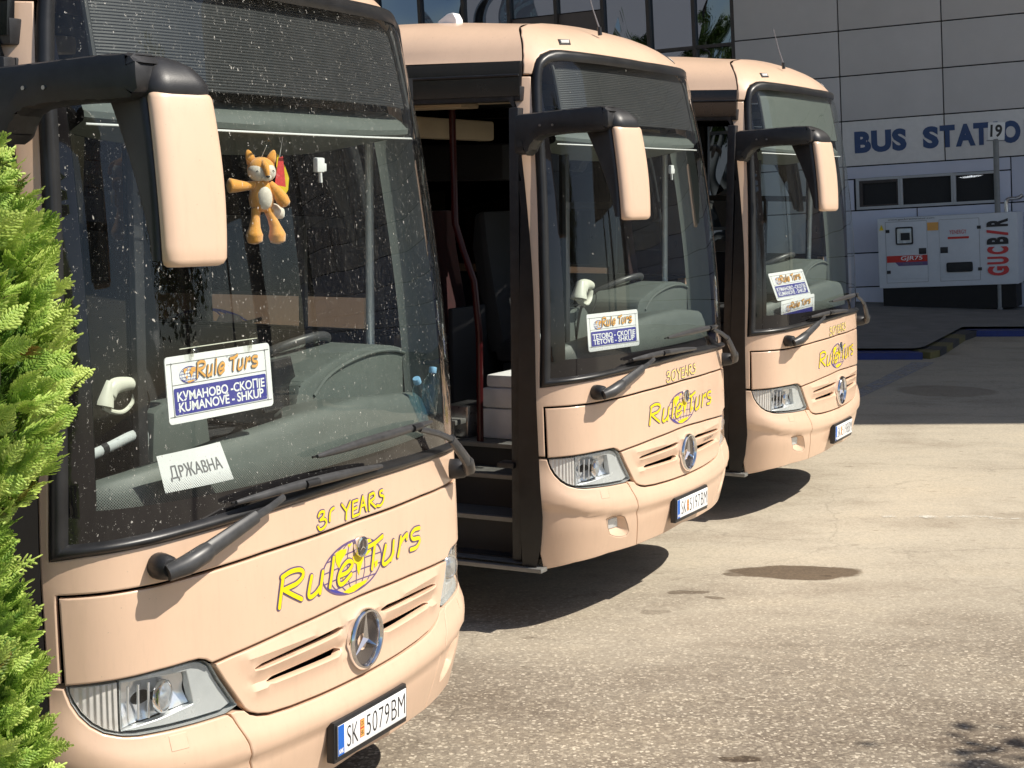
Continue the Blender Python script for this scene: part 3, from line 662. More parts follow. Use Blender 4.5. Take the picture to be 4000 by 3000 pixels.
        bm.tube([X @ (Vector((-1.305, .385, 2.55)) + mv), X @ (Vector((-1.319, .385, 2.55)) + mv)], .018, M_['dashdark'], 14)
        arm = bm.build('mirror_arm', None, R, smooth=50)
        zs = np.linspace(2.188, 2.612, 13); secs = []
        for i, z in enumerate(zs):
            cx, cy = fc(z); secs.append(sect(z, cx, cy, .200 + .010 * math.sin(math.pi * i / 12), .055, .05))
        cx, cy = fc(2.612); secs += [sect(2.622, cx, cy + .004, .190, .050, .05), sect(2.629, cx, cy + .012, .165, .038, .045)]
        cx, cy = fc(2.188); b0 = [sect(2.168, cx, cy + .012, .160, .040, .03), sect(2.174, cx, cy + .003, .184, .056, .04)]
        loft(b0 + secs, M_['paint'] if sg > 0 else M_['black'], 'mirror_housing', arm)
        secs = []
        for i, z in enumerate(np.linspace(2.185, 2.612, 9)):
            cx, cy = fc(z); t = i / 8; secs.append(sect(z, cx, cy + .046, .188, .034 + .135 * t ** 1.2, .02))
        loft(secs, M_['black'], 'mirror_case', arm)
        cx, cy = fc(2.612); dome = [(2.600, .010, .194), (2.628, .002, .208), (2.650, .004, .208), (2.672, .016, .19), (2.698, .040, .17), (2.716, .07, .13), (2.724, .095, .09)]
        loft([sect(z, cx, cy + dy, wd_, .225 - dy, .06) for z, dy, wd_ in dome], M_['black'], 'mirror_elbow', arm, smooth=60)
    return R
# ------------------------------------------------------------------ rest of the coach: roof, sides, doorway, cabin
def side_x(z): return float(shw(z))
def finish_coach(R):
    P = M_['paint']; L = 11.9
    # -- main roof, starts at the cap seam
    seam = dens2([(-1.222, 2.985)] * 2, 1)[:1].tolist() + [(-1.206, 3.04), (-1.157, 3.128), (-1.10, 3.180), (-1.0, 3.208), (-.8, 3.230), (-.5, 3.241), (-.25, 3.244), (0, 3.245)]
    sm = rs(cr(seam, 6), 40); sm = np.vstack([sm, sm[:-1][::-1] * [-1, 1]])
    r0 = S(sm[:, 0], sm[:, 1], -.004, rel=False); r0[:, 1] += .005
    zz = [2.985, 3.0, 3.03, 3.06, 3.09, 3.12, 3.15, 3.18, 3.205, 3.225, 3.245, 3.26, 3.27, 3.274]
    sec = rs(cr([(-side_x(z), z) for z in zz] + [(-.2, 3.279), (0, 3.281)], 4), 40); sec = np.vstack([sec, sec[:-1][::-1] * [-1, 1]])
    rings = []
    for yv, t in ((0, 0), (.10, .12), (.22, .32), (.36, .56), (.52, .80), (.72, .95), (1.0, 1), (3, 1), (6, 1), (9, 1), (L - .3, 1), (L - .08, 1), (L, 1)):
        q = np.stack([r0[:, 0] * (1 - t) + sec[:, 0] * t, r0[:, 1] * (1 - min(1, t * 1.0)) + t * .62 + yv, r0[:, 2] * (1 - t) + sec[:, 1] * t], 1)
        if yv >= L - .1: q[:, 2] -= .03 * (yv - L + .1) / .1 * 2
        rings.append(q)
    bm = MB(); bm.grid(rings, P); roof = bm.build('roof', None, R)
    bm = MB(); bm.box((-.35, 5.6, 3.26), (.35, 6.3, 3.345), P, bev=.02); bm.build('roof_hatch', None, roof)
    bm = MB(); bm.tube([(-.30, .40, 3.165), (-.30, .405, 3.21)], .012, M_['black'], 10); bm.tube([(-.30, .405, 3.205), (-.300, .44, 3.30), (-.300, .485, 3.45)], [.0045, .003, .002], M_['grey'], 6); bm.build('antenna', None, roof)
    # -- sides
    DOOR0, DOOR1 = .452, 1.38
    for sg in (-1, 1):
        X = Matrix.Diagonal((sg, 1, 1, 1)); y0 = DOOR1 if sg < 0 else .47
        def strip(z0, z1, ya, yb, off, mat, n=8, thick=.03, ny=2):
            zs = np.linspace(z0, z1, n); ys = np.linspace(ya, yb, ny)
            bm.grid([[(sg * (side_x(z) + off), y, z) for z in zs] for y in ys], mat, flip=sg > 0)
            for z in (z0, z1): bm.grid([[(sg * (side_x(z) + off - k), y, z) for k in (0, thick)] for y in (ya, yb)], mat)
            for y in (ya, yb): bm.grid([[(sg * (side_x(z) + off - k), y, z) for z in zs] for k in (0, thick)], mat)
        bm = MB(); strip(.36, 1.745, y0 + .01, L, 0, P, 14); 
        sp = bm.build('side_panel', None, R)
        # logo on the flank
        bm = MB(); yo = 2.36
        fl = lambda s, z, o: np.stack([sg * (shw(np.asarray(z) * 1.9 - .56) + o + .001), yo - sg * -1 * np.asarray(s) * 1.75 * (1 if sg < 0 else 1), np.asarray(z) * 1.9 - .56], -1)
        globe_logo(bm, fl, fill=None, line='blue', land='grey')
        k = 0
        for ch in RULE.values():
            for st in ch: ribbon(bm, st, .011, .003 + k * 4e-5, M_['ink'], fl); k += 1
        bm.build('side_logo', None, sp, smooth=0)
        bm = MB(); strip(2.80, 2.978, .475 if sg < 0 else .47, L, -.006, M_['blacktrim'], 6)
        zt = 2.905; bm.tube([(sg * (side_x(zt) + .003), .475, zt), (sg * (side_x(zt) + .003), L, zt)], .007, M_['rubber'], 8)
        bm.build('window_header', None, R)
        # window panes
        wins = [(.62, 1.46)] if sg > 0 else []
        yv = 1.52
        while yv < L - .6: wins.append((yv, min(yv + 1.42, L - .15))); yv += 1.50
        for i, (a, b) in enumerate(wins):
            bm = MB(); drv = sg > 0 and i == 0
            zs = np.linspace(1.76, 2.80, 8)
            bm.grid([[(sg * (side_x(z) - .004), y, z) for z in zs] for y in (a, b)], flip=sg > 0)
            pane = bm.build('side_window', M_['sideglass'] if drv else M_['tint'], R)
            if drv:
                bm = MB(); bm.box((1.165, a, 2.19), (1.185, b, 2.235), M_['dashdark']); bm.box((1.165, .955, 1.76), (1.19, .985, 2.19), M_['dashdark']); bm.build('window_bar', None, pane)
        bm = MB(); ed = sorted(set([(.42 if sg > 0 else 1.38, .62 if sg > 0 else 1.52)] + [(wins[i][1], wins[i + 1][0]) for i in range(len(wins) - 1)] + [(wins[-1][1], L)]))
        for a, b in ed: strip(1.75, 2.80, a, b, -.002, M_['blacktrim'], 8, .05)
        strip(1.745, 1.765, y0, L, 0, M_['rubber'], 2)
        bm.build('window_pillars', None, R)
    bm = MB(); bm.box((-1.2, L - .02, .38), (1.2, L + .03, 3.2), P, bev=.02); bm.build('rear_panel', None, R)
    bm = MB(); bm.box((-1.17, .95, .30), (1.17, L - .1, .36), M_['darkgap']); bm.box((-1.1, .40, .345), (1.1, .95, .37), M_['darkgap'])
    V, F = cdt([np.array(ccw([(-1.2, .42), (1.2, .42), (1.2, 1.34), (-1.2, 1.34)]))], .06); bm.add(S(V[:, 0], V[:, 1], -.13, rel=False), F, M_['darkgap'])  # near-black sheet added behind the front so seams and louvre slots read dark
    bm.build('underfloor', None, R)
    # -- wheels
    for yw in (2.62, 8.9):
        for sg in (-1, 1):
            X = Matrix.Translation((sg * 1.10, yw, .50)) @ Matrix.Rotation(rad(90 * sg), 4, 'Y')
            bm = MB(); bm.lathe([(.30, -.14), (.44, -.15), (.49, -.12), (.50, 0), (.49, .11), (.44, .14), (.30, .13)], M_['tyre'], 40, X); wh = bm.build('wheel', None, R)
            bm = MB(); bm.lathe([(.31, .12), (.29, .08), (.20, .03), (.12, .06), (.10, .11), (.001, .11)], M_['satin'], 32, X); bm.build('rim', None, wh)
    # -- doorway on the kerb side
    bm = MB()
    ys = lambda z: float(S0(np.array([-1.322]), np.array([z]))[0, 1])
    for z0, z1 in zip(np.linspace(.335, 2.80, 18)[:-1], np.linspace(.335, 2.80, 18)[1:]):
        bm.add([(-side_x(z0) + .012, ys(z0) - .02, z0), (-side_x(z0) + .012, DOOR0, z0), (-side_x(z1) + .012, max(DOOR0, ys(z1) + .02), z1), (-side_x(z1) + .012, ys(z1) - .02, z1)], [(0, 3, 2, 1)], M_['rubber'])
        bm.add([(-side_x(z0) + .012, DOOR0, z0), (-1.02, DOOR0, z0), (-1.02, max(DOOR0, ys(z1) + .02), z1), (-side_x(z1) + .012, max(DOOR0, ys(z1) + .02), z1)], [(0, 1, 2, 3)], M_['rubber'])
    bm.box((-1.215, .33, .325), (-1.14, DOOR1, .348), M_['alu'], bev=.004)
    bm.box((-1.135, DOOR0 + .02, 2.775), (-1.02, DOOR1, 2.85), M_['black'], bev=.006)
    bm.build('door_frame', None, R)
    bm = MB(); bm.box((-1.165, .470, .372), (-1.115, .525, 2.74), M_['black'], bev=.008); bm.box((-.60, .470, .372), (-.55, .525, 2.74), M_['black'], bev=.008)
    bm.box((-1.115, .470, .372), (-.60, .525, .62), M_['black'], bev=.006); bm.box((-1.115, .470, 2.66), (-.60, .525, 2.74), M_['black'], bev=.006)
    dl = bm.build('door_leaf', None, R)
    bm = MB(); bm.box((-1.115, .492, .62), (-.60, .502, 2.66), M_['tint']); bm.build('door_glass', None, dl)
    bm = MB(); bm.box((-1.19, .50, .865), (-1.10, .60, .895), M_['black'], bev=.008); bm.build('door_handle', None, dl)
    bm = MB(); D = M_['dashdark']; A = M_['alu']
    st_ = [(-1.19, .362), (-1.0, .362), (-1.0, .560), (-.75, .560), (-.75, .742), (-.50, .742), (-.50, .872)]
    for (xa, za), (xb, zb) in zip(st_[:-1], st_[1:]):
        tread = abs(za - zb) < 1e-6
        bm.add([(xa, DOOR0, za), (xa, DOOR1, za), (xb, DOOR1, zb), (xb, DOOR0, zb)], [(0, 3, 2, 1)], M_['floor'] if tread else D)
    for x, z in ((-1.0, .560), (-.75, .742), (-.50, .872)): bm.box((x - .012, DOOR0, z - .022), (x + .022, DOOR1, z + .003), A, bev=.003)
    bm.box((-1.18, DOOR1, .36), (-.5, DOOR1 + .03, 1.0), D); bm.build('entrance_steps', None, R)
    bm = MB(); bm.box((-.49, .50, .80), (1.17, 11.5, .8715), M_['floor']); bm.box((-1.17, 1.41, .80), (-.49, 11.5, .870), M_['floor']); bm.build('cabin_floor', None, R)
    bm = MB(); bm.tube([(-.45, 1.10, .872), (-.45, 1.10, 1.50), (-.45, 1.13, 1.80), (-.45, 1.20, 1.98), (-.45, 1.25, 2.13), (-.45, 1.262, 2.80)], .020, M_['redpole'], 14)
    bm.tube([(-1.02, 1.33, .70), (-1.02, 1.33, 1.52), (-.95, 1.33, 1.60), (-.55, 1.33, 1.66)], .017, M_['redpole'], 12); bm.build('grab_rail', None, R)
    bm = MB(); bm.tube([(-.5, 1.25, .873), (-.5, 1.25, .965)], .012, M_['alu'], 10); bm.box((-.53, 1.22, .965), (-.40, 1.40, .995), M_['alu'], bev=.006); bm.build('step_rail', None, R)
    # -- cabin lining: dark walls, cream ceiling
    bm = MB(); C = M_['cabin']
    bm.add([(-1.16, 6.5, .87), (1.16, 6.5, .87), (1.12, 6.5, 2.9), (-1.12, 6.5, 2.9)], [(0, 1, 2, 3)], C)  # added cross wall, closes off the rear to keep the cabin dark
    bm.add([(1.165, .52, .87), (1.165, 6.5, .87), (1.165, 6.5, 1.75), (1.165, .52, 1.75)], [(0, 1, 2, 3)], C)
    bm.add([(-1.165, 1.41, .87), (-1.165, 6.5, .87), (-1.165, 6.5, 1.75), (-1.165, 1.41, 1.75)], [(0, 1, 2, 3)], C)
    for sg in (-1, 1): bm.box((min(sg * .72, sg * 1.08), 1.55, 2.38), (max(sg * .72, sg * 1.08), 6.5, 2.62), C, bev=.04)
    bm.build('cabin_lining', None, R)
    bm = MB(); bm.box((-1.07, .62, 2.86), (1.07, 6.5, 2.90), M_['dashdark']); bm.box((-1.07, .80, 2.80), (-.45, 1.36, 2.858), M_['ceil'], bev=.012); bm.box((-.90, .95, 2.765), (-.70, 1.36, 2.802), M_['ceil'], bev=.008); bm.box((-1.0, 1.385, 2.62), (.3, 1.50, 2.74), M_['ceil'], bev=.02); bm.build('ceiling', None, R)
    # -- dashboard
    bm = MB(); ss = np.linspace(-1.235, 1.235, 70); zt = np.interp(ss, [-1.25, -.84, -.6, -.13, .3, .9, 1.25], [1.498, 1.548, 1.582, 1.616, 1.624, 1.575, 1.49])
    rows = []
    for of, dz in ((-.075, None), (-.105, -.060), (-.120, -.018), (-.136, -.004), (-.160, 0), (-.26, -.006), (-.38, -.02), (-.42, -.05), (-.43, -.25)):
        z = np.full_like(ss, 1.33) if dz is None else zt + dz
        kx = np.interp(ss, [-.15, .15], [.16, 1.0]); rows.append(S(np.clip(ss, -1.20, 1.20), z, -.16 + (of + .16) * np.where(of < -.16, kx, 1.0), rel=False))
    rows = np.array(rows); rows[..., 0] = np.clip(rows[..., 0], -1.14, 1.14); bm.grid(rows, M_['dash']); ds = bm.build('dashboard', None, R)
    bm = MB(); hp = [(.20, 1.50), (.25, 1.645), (.32, 1.672), (.44, 1.705), (.58, 1.733), (.72, 1.745), (.84, 1.743), (.95, 1.732), (1.04, 1.712), (1.085, 1.690), (1.10, 1.60), (1.11, 1.48)]
    hp = [tuple(p) for p in rs(cr(hp, 4), 44)]; bm.prism(hp, .40, .75, 1, M_['dash'], .018)
    ar = [(.34, .398, 1.60), (.42, .396, 1.655), (.52, .395, 1.688), (.66, .394, 1.712), (.80, .394, 1.722), (.94, .395, 1.714), (1.05, .397, 1.69)]
    bm.tube(cr(ar, 5), .007, M_['dash'], 8); bm.build('instrument_cowl', None, ds)
    bm = MB(); bm.prism([(-.42, 1.36), (-.40, 1.62), (-.34, 1.645), (-.16, 1.645), (-.10, 1.60), (-.06, 1.36)], .56, .66, 1, M_['dash'], .02); bm.build('ticket_pedestal', None, ds)
    bm = MB(); pth = [(-1.08, .50, 1.50), (-.95, .50, 1.525), (-.75, .50, 1.552), (-.60, .50, 1.577), (-.52, .52, 1.57), (-.47, .56, 1.50), (-.46, .58, 1.30)]
    bm.tube(cr(pth, 5), .020, M_['bezel'], 12); bm.tube([(-.76, .50, 1.551), (-.735, .50, 1.554)], .0225, M_['black'], 12); bm.build('entrance_rail', None, R)
    nrm = Vector((0, .45, .89)).normalized(); a = Vector((1, 0, 0)); b = nrm.cross(a); c = Vector((.675, .80, 1.678)); rw = .235
    bm = MB(); ring = [c + a * rw * math.cos(t) + b * rw * math.sin(t) for t in np.linspace(0, 2 * math.pi, 49)]; bm.tube(ring, .0185, M_['wiper'], 12, cap=False)
    for t in (.3, 2.84, 4.71): bm.tube([c - nrm * .05, c - nrm * .03 + (a * math.cos(t) + b * math.sin(t)) * rw * .6, c + (a * math.cos(t) + b * math.sin(t)) * rw], [.02, .014, .012], M_['black'], 8)
    bm.tube([c - nrm * .03, c - nrm * .09, c + Vector((0, -.25, -.45))], [.07, .05, .03], M_['black'], 16); bm.build('steering_wheel', None, R)
    # -- overhead shelf, blind, inner pillar trims
    bm = MB(); ss = np.linspace(-1.09, 1.09, 60); rows = []; k = np.abs(ss) / 1.09
    for of, z in ((-.19, 2.688), (-.165, 2.680), (-.125, 2.660), (-.088, 2.632), (-.066, 2.604), (-.058, 2.580), (-.064, 2.562), (-.09, 2.554), (-.42, 2.552), (-.44, 2.70)):
        rows.append(S(ss, np.full_like(ss, z) + (.022 * k ** 2 if z < 2.6 else -.012 * (1 - k ** 2) * 0), of * (1 - .25 * k ** 4), rel=False))
    bm.grid(rows, M_['dash'], flip=True); osf = bm.build('overhead_shelf', None, R)
    bm = MB(); zc = 2.552 + .010 * (np.abs(ss) / 1.1) ** 2; cab = S(ss, zc, -.040, rel=False); bm.tube(cab, .0035, M_['white'], 6); bm.build('trim_cord', None, osf)
    bm = MB(); ss2 = np.linspace(-1.03, 1.03, 40); zz = np.linspace(2.675, 3.02, 12); bm.grid([S(np.clip(ss2, -1.04, 1.04), np.full_like(ss2, z), -.045, rel=False) for z in zz], M_['blind'])
    for s_ in (-1.035, 1.035): bm.tube([SP(s_, z, -.035) for z in zz[:-1]], .012, M_['dashdark'], 8)
    bm.build('sun_blind', None, R)
    for sg in (-1, 1):
        bm = MB(); zz = np.linspace(1.45, 2.62, 20); rr = []
        for s_, of in ((1.150, -.030), (1.165, -.045), (1.20, -.075), (1.235, -.11), (1.25, -.16)): rr.append(S(np.full(20, sg * s_), zz, of, rel=False))
        bm.grid(rr, M_['dash'], flip=sg > 0); bm.build('pillar_trim', None, R)
    bm = MB(); bm.tube([(1.02, .55, 1.50), (1.02, .55, 2.55)], .018, M_['bezel'], 10); bm.build('cab_post', None, R)
    # -- seats
    def seat(x, y, mat, drv=False):
        z0 = .872; t = MB()
        t.box((x - .22, y, z0 + .36), (x + .22, y + .46, z0 + .50), mat, bev=.05)
        t.box((x - .22, y + .02, z0), (x + .22, y + .40, z0 + .36), M_['dashdark'], bev=.02)
        s_ = t.build('seat', None, R)
        t = MB(); t.prism([(y + .38, z0 + .42), (y + .50, z0 + .42), (y + .62, z0 + 1.08), (y + .60, z0 + 1.30), (y + .52, z0 + 1.32), (y + .50, z0 + 1.10)], x - .215, x + .215, 0, mat, .035); t.build('backrest', None, s_)
    seat(.66, 1.02, M_['cabin'])
    for k in range(5):
        for x in (-.90, -.46, .46, .90): seat(x, 1.62 + .85 * k, M_['redseat'])
    bm = MB(); bm.box((.02, 1.54, .87), (1.15, 1.575, 1.60), M_['cabin'], bev=.01); bm.box((-1.14, 1.44, .87), (-.38, 1.475, 1.52), M_['redseat'], bev=.01); bm.build('cab_partition', None, R)
    return R
# ------------------------------------------------------------------ three coaches
POSE = [(-.52057, 5.62648, -1.58738, 1.13110, -.0009, .0046), (1.00022, 9.43995, -1.56530, 1.09210, -.0023, -.0104), (2.44198, 12.30677, -1.57367, 1.11870, -.0005, .0057)]
def pose(i):
    X, Y, Z, th, a, b = POSE[i]
    c, s = math.cos(th), math.sin(th)
    return Matrix(((c, -s, -(a * c - b * s) * 1.0, X), (s, c, -(a * s + b * c), Y), (a, b, 1, Z + CAM_Z), (0, 0, 0, 1))) @ Matrix.Translation((0, 0, -.815))
GROUP = 'beige coaches parked side by side'
COACH = make_coach(); finish_coach(COACH); COACH['group'] = GROUP
coaches = [COACH, copy_tree(COACH), copy_tree(COACH)]
for i, (o, lb) in enumerate(zip(coaches, ('beige coach with bug-spattered windscreen and orange plush fox inside, beside the bright green bush',
        'beige coach with open door and boarding steps, standing second from the green bush', 'beige coach farthest from the green bush, nearest the grey station wall'))):
    o.matrix_world = pose(i); o['label'] = lb
def kid(o, name): return [c for c in o.children_recursive if c.name.split('.')[0] == name]
for i, o in enumerate(coaches):
    if i == 0: kid(o, 'windscreen')[0].data = kid(o, 'windscreen')[0].data.copy(); kid(o, 'windscreen')[0].data.materials[0] = M_['ws_dirty']
    if i == 2: b = kid(o, 'sun_blind')[0]; b.data = b.data.copy(); b.data.materials[0] = M_['dash']
    # lettering on the front
    for kk in (['R', 'u', 'l', 'e'], ['T', 'u2', 'r', 's']):
        bm = MB(); rule_text(bm, S, 0, 'yellow', 'purple', *((.0150, .0240) if i == 0 else (.0140, .0230)), keys=kk); bm.build('logo_word', None, o, smooth=0)
    for kk in (['3', '0p' if i == 0 else '0'], ['Y', 'E', 'A', 'R', 'S']):
        bm = MB(); years_text(bm, kk, 'yellow' if i == 0 else 'paleyellow', 'purple' if i < 2 else 'grey'); bm.build('anniversary_word', None, o, smooth=0)
    if i == 1:
        rf = kid(o, 'roof')[0]; bm = MB(); bm.prism([(-.03, -.02), (.13, -.02), (.085, .035), (.03, .070), (-.005, .074), (-.025, .04)], -.05, .03, 0, M_['foam'], .007, Matrix.Translation((-.62, 1.13, 3.222))); bm.build('roof_fin', None, rf)
    if i == 1:
        bm = MB(); put_text(bm, 'INTEGRO', .295, .475, .835, .853, lambda a, b, f: S(a, b, .002), M_['ink'], .03, 1.25); bm.build('small_lettering', None, o, smooth=0)
    # number plate
    yp = -.034; pl = lambda a, b, f: np.stack([np.asarray(a), np.full_like(np.asarray(a, float), yp - .009 - f), np.asarray(b)], -1)
    bm = MB(); bm.box((-.250, yp - .003, .447), (.250, yp + .030, .590), M_['black'], bev=.006); bm.box((-.243, yp - .0075, .462), (.243, yp, .580), M_['black'], bev=.003)
    pt = bm.build('number_plate', None, o)
    bm = MB(); bm.box((-.237, yp - .009, .470), (.237, yp - .004, .576), M_['white'], bev=.002); bm.build('plate_face', None, pt)
    bm = MB(); bm.add(pl([-.236, -.197, -.197, -.236], [.471, .471, .575, .575], .0003), [(0, 1, 2, 3)], M_['plateblue'])
    put_text(bm, 'NMK', -.232, -.201, .477, .494, pl, M_['white'], .03, off=.0008)
    num = ('5079', '5197', '5198')[i]; z0, z1 = .486, .560
    put_text(bm, 'SK', -.178, -.105, z0, z1, pl, M_['ink'], -.012, 1.0, .0008)
    bm.add(pl([-.092, -.062, -.062, -.092], [.492, .492, .556, .556], .0005), [(0, 1, 2, 3)], M_['red'])
    bm.add(pl([-.090, -.064, -.064, -.090], [.494, .494, .522, .522], .0009), [(0, 1, 2, 3)], M_['orange'])
    bm.add(pl([-.090, -.064, -.064, -.090], [.527, .527, .554, .554], .0009), [(0, 1, 2, 3)], M_['orange'])
    put_text(bm, 'CK', -.087, -.067, .533, .549, pl, M_['ink'], .0, off=.0013); put_text(bm, 'SK', -.087, -.067, .500, .516, pl, M_['ink'], .0, off=.0013)
    put_text(bm, num, -.048, .112, z0, z1, pl, M_['ink'], -.012, 1.06, .0008); put_text(bm, 'BM', .128, .226, z0, z1, pl, M_['ink'], -.012, 1.0, .0008)
    bm.build('plate_lettering', None, pt, smooth=0)
def at(i, p): return pose(i) @ Vector(p)
def inside(i, name, label, cat, p, group=None, rot=(0, 0, 0)):
    """an Empty standing in coach i at local point p, turned with the coach"""
    e = thing(name, label, cat, (0, 0, 0), None, group)
    e.matrix_world = pose(i) @ Matrix.Translation(p) @ Matrix.Rotation(rot[2], 4, 'Z') @ Matrix.Rotation(rot[0], 4, 'X') @ Matrix.Rotation(rot[1], 4, 'Y')
    return e
# ------------------------------------------------------------------ route boards behind the windscreens
def LK(s): return s.translate(str.maketrans('КМАНОВСЕТЈР', 'KMAHOBCETJP'))
def route_board(i, corners, l1, l2, label, cups):
    TL, TR, BR, BL = [Vector(c) for c in corners]; c = (TL + TR + BR + BL) / 4
    uu = ((TR - TL) + (BR - BL)) / 4; vv = ((TL - BL) + (TR - BR)) / 4; TL, TR, BR, BL = c - uu + vv, c + uu + vv, c + uu - vv, c - uu - vv
    e = inside(i, 'route_board', label, 'sign', c, 'route boards behind the windscreens')
    W = ((TR - TL).length + (BR - BL).length) / 2; Hh = ((TL - BL).length + (TR - BR).length) / 2
    def fn(a, b, f):
        u = np.asarray(a, float) / W; v = np.asarray(b, float) / Hh; q = [(np.array(k) - np.array(c)) for k in (BL, BR, TR, TL)]
        nn = np.cross(q[1] - q[0], q[3] - q[0]); nn /= np.linalg.norm(nn)
        return q[0] * ((1 - u) * (1 - v))[..., None] + q[1] * (u * (1 - v))[..., None] + q[2] * (u * v)[..., None] + q[3] * ((1 - u) * v)[..., None] + nn * (f + 0 * u)[..., None] if np.ndim(u) else 0
    def rr(x0, y0, x1, y1, r, n=5):
        o = []
        for cx, cy, a0 in ((x1 - r, y0 + r, -90), (x1 - r, y1 - r, 0), (x0 + r, y1 - r, 90), (x0 + r, y0 + r, 180)):
            for k in range(n + 1): a = rad(a0 + 90 * k / n); o.append((cx + r * math.cos(a), cy + r * math.sin(a)))
        return o
    k = W / .47
    bm = MB(); pan = rr(0, 0, W, Hh, .014 * k); q = np.array(pan)
    fr = fn(q[:, 0], q[:, 1], .002 + 0 * q[:, 0]); bk = fn(q[:, 0], q[:, 1], -.002 + 0 * q[:, 0]); n = len(q)
    bm.add(np.vstack([fr, bk]), [tuple(range(n)), tuple(range(n, 2 * n))[::-1]] + [(j, n + j, n + (j + 1) % n, (j + 1) % n) for j in range(n)], M_['white'])
    bm.build('board', None, e, smooth=30)
    f2 = lambda a, b, f: fn(a, b, .0024 + f)
    bm = MB(); x0, x1, y0, y1 = .024 * k, W - .024 * k, .022 * k, Hh - .022 * k; ym = y0 + (y1 - y0) * .53
    bd = rr(x0, y0, x1, y1, .008 * k); ribbon(bm, bd, .0022, .0004, M_['grey'], f2, closed=True, n=2)
    ribbon(bm, [(x0, ym + .010 * k), (x1, ym + .010 * k)], .0022, .0004, M_['grey'], f2)
    polyfill(bm, rr(x0 + .004 * k, y0 + .004 * k, x1 - .004 * k, ym, .006 * k), .0006, M_['blue'], f2, cell=.2)
    hh = (ym - y0) * .335; xm = (x0 + x1) / 2; ww = (x1 - x0) * .475
    if l1:
        put_text(bm, l1, xm - ww * .97, xm + ww * .99, ym - hh - .0125 * k, ym - .0125 * k, f2, M_['white'], .022, .98, .0009, cap='H')
        put_text(bm, l2, xm - ww * .95, xm + ww * .95, y0 + .012 * k, y0 + .012 * k + hh, f2, M_['white'], .022, .98, .0009, cap='H')
    tx0, ty0 = x0 + .105 * k, ym + .024 * k; sx = (x1 - x0) * .80 / .97; sy = (y1 - ym) * .70 / .118
    g2 = lambda a, b, f: f2(np.asarray(a) * sx * .62 + x0 + .085 * k, (np.asarray(b) - 1.079) * sy * .62 + ym + (y1 - ym) * .48, f)
    globe_logo(bm, g2, .0002, fill=None, line='blue', land='orange')
    t2 = lambda a, b, f: f2((np.asarray(a) + .48) * sx * .83 + tx0, (np.asarray(b) - 1.033) * sy + ty0, f)
    j = 0
    for wd, mt, o in ((.030, 'grey', .0022), (.019, 'orange', .0034)):
        for ch in RULE.values():
            for st in ch: ribbon(bm, st, wd, o + j * 2e-5, M_[mt], t2); j += 1
    bm.build('board_print', None, e, smooth=0)
    if cups:
        bm = MB(); qa = fn(np.array([W * .24, W * .80, W * .12, W * .86]), np.array([Hh + .022, Hh + .022, Hh + .020, Hh + .020]), np.array([.012] * 4))
        bm.tube([qa[2], qa[3]], .0016, M_['cream'], 6); bm.build('hanging_rod', None, e)
        for q in qa[:2]:
            q = Vector(q); bm = MB(); X = Matrix.Translation(q) @ Matrix.Rotation(rad(90), 4, 'X'); bm.lathe([(.002, -.004), (.011, 0), (.018, .010), (.020, .014)], M_['clearplastic'], 20, X)
            bm.tube([q + Vector((0, 0, -.004)), q + Vector((0, .002, -.03))], .005, M_['clearplastic'], 8); bm.build('suction_cup', None, e)
    return e
route_board(0, [(-.840, .187, 1.866), (-.383, .114, 1.876), (-.388, .099, 1.673), (-.838, .170, 1.663)], LK('КУМАНОВО -СКОПЈЕ'), 'KUMANOVË - SHKUP', 'white and blue route board with large clear suction cups, hung behind the bug-spattered windscreen', True)
route_board(1, [(-.928, .198, 1.668), (-.468, .107, 1.665), (-.458, .096, 1.470), (-.929, .186, 1.467)], LK('ТЕТОВО - СКОПЈЕ'), 'TETOVË - SHKUP', 'route board without suction cups in the windscreen of the coach with open boarding steps', False)
route_board(2, [(-.970, .278, 1.725), (-.505, .165, 1.738), (-.356, .140, 1.544), (-.885, .227, 1.528)], LK('КУМАНОВО -СКОПЈЕ'), 'KUMANOVË - SHKUP', 'slanting route board resting on another board in the farthest coach windscreen', False)
route_board(2, [(-.913, .193, 1.526), (-.395, .104, 1.562), (-.390, .100, 1.365), (-.910, .190, 1.345)], '', '', 'lower route board half covered by the slanting board in the farthest coach', False)
# paper notice on the dash of the first coach
e = inside(0, 'paper_notice', 'white paper notice lying against the dash below the route board', 'notice', (-.76, .135, 1.525))
q = [np.array(v) - np.array((-.76, .135, 1.525)) for v in ((-.879, .160, 1.464), (-.608, .102, 1.468), (-.659, .116, 1.592), (-.903, .172, 1.579))]
def pf(a, b, f):
    u = np.asarray(a, float)[..., None]; v = np.asarray(b, float)[..., None]; nn = np.cross(q[1] - q[0], q[3] - q[0]); nn /= np.linalg.norm(nn)
    return q[0] * (1 - u) * (1 - v) + q[1] * u * (1 - v) + q[2] * u * v + q[3] * (1 - u) * v + nn * (f + .006 * np.sin(u * 3.1))
bm = MB(); g = np.linspace(0, 1, 9); bm.grid([pf(np.full(9, a), g, 0) for a in g], M_['white'], flip=True); bm.build('paper_sheet', None, e)
bm = MB(); put_text(bm, LK('ДРЖАВНА'), .12, .90, .34, .66, lambda a, b, f: pf(a, b, .0015), M_['grey'], -.005, 1.0, cap='H'); bm.build('notice_print', None, e, smooth=0)
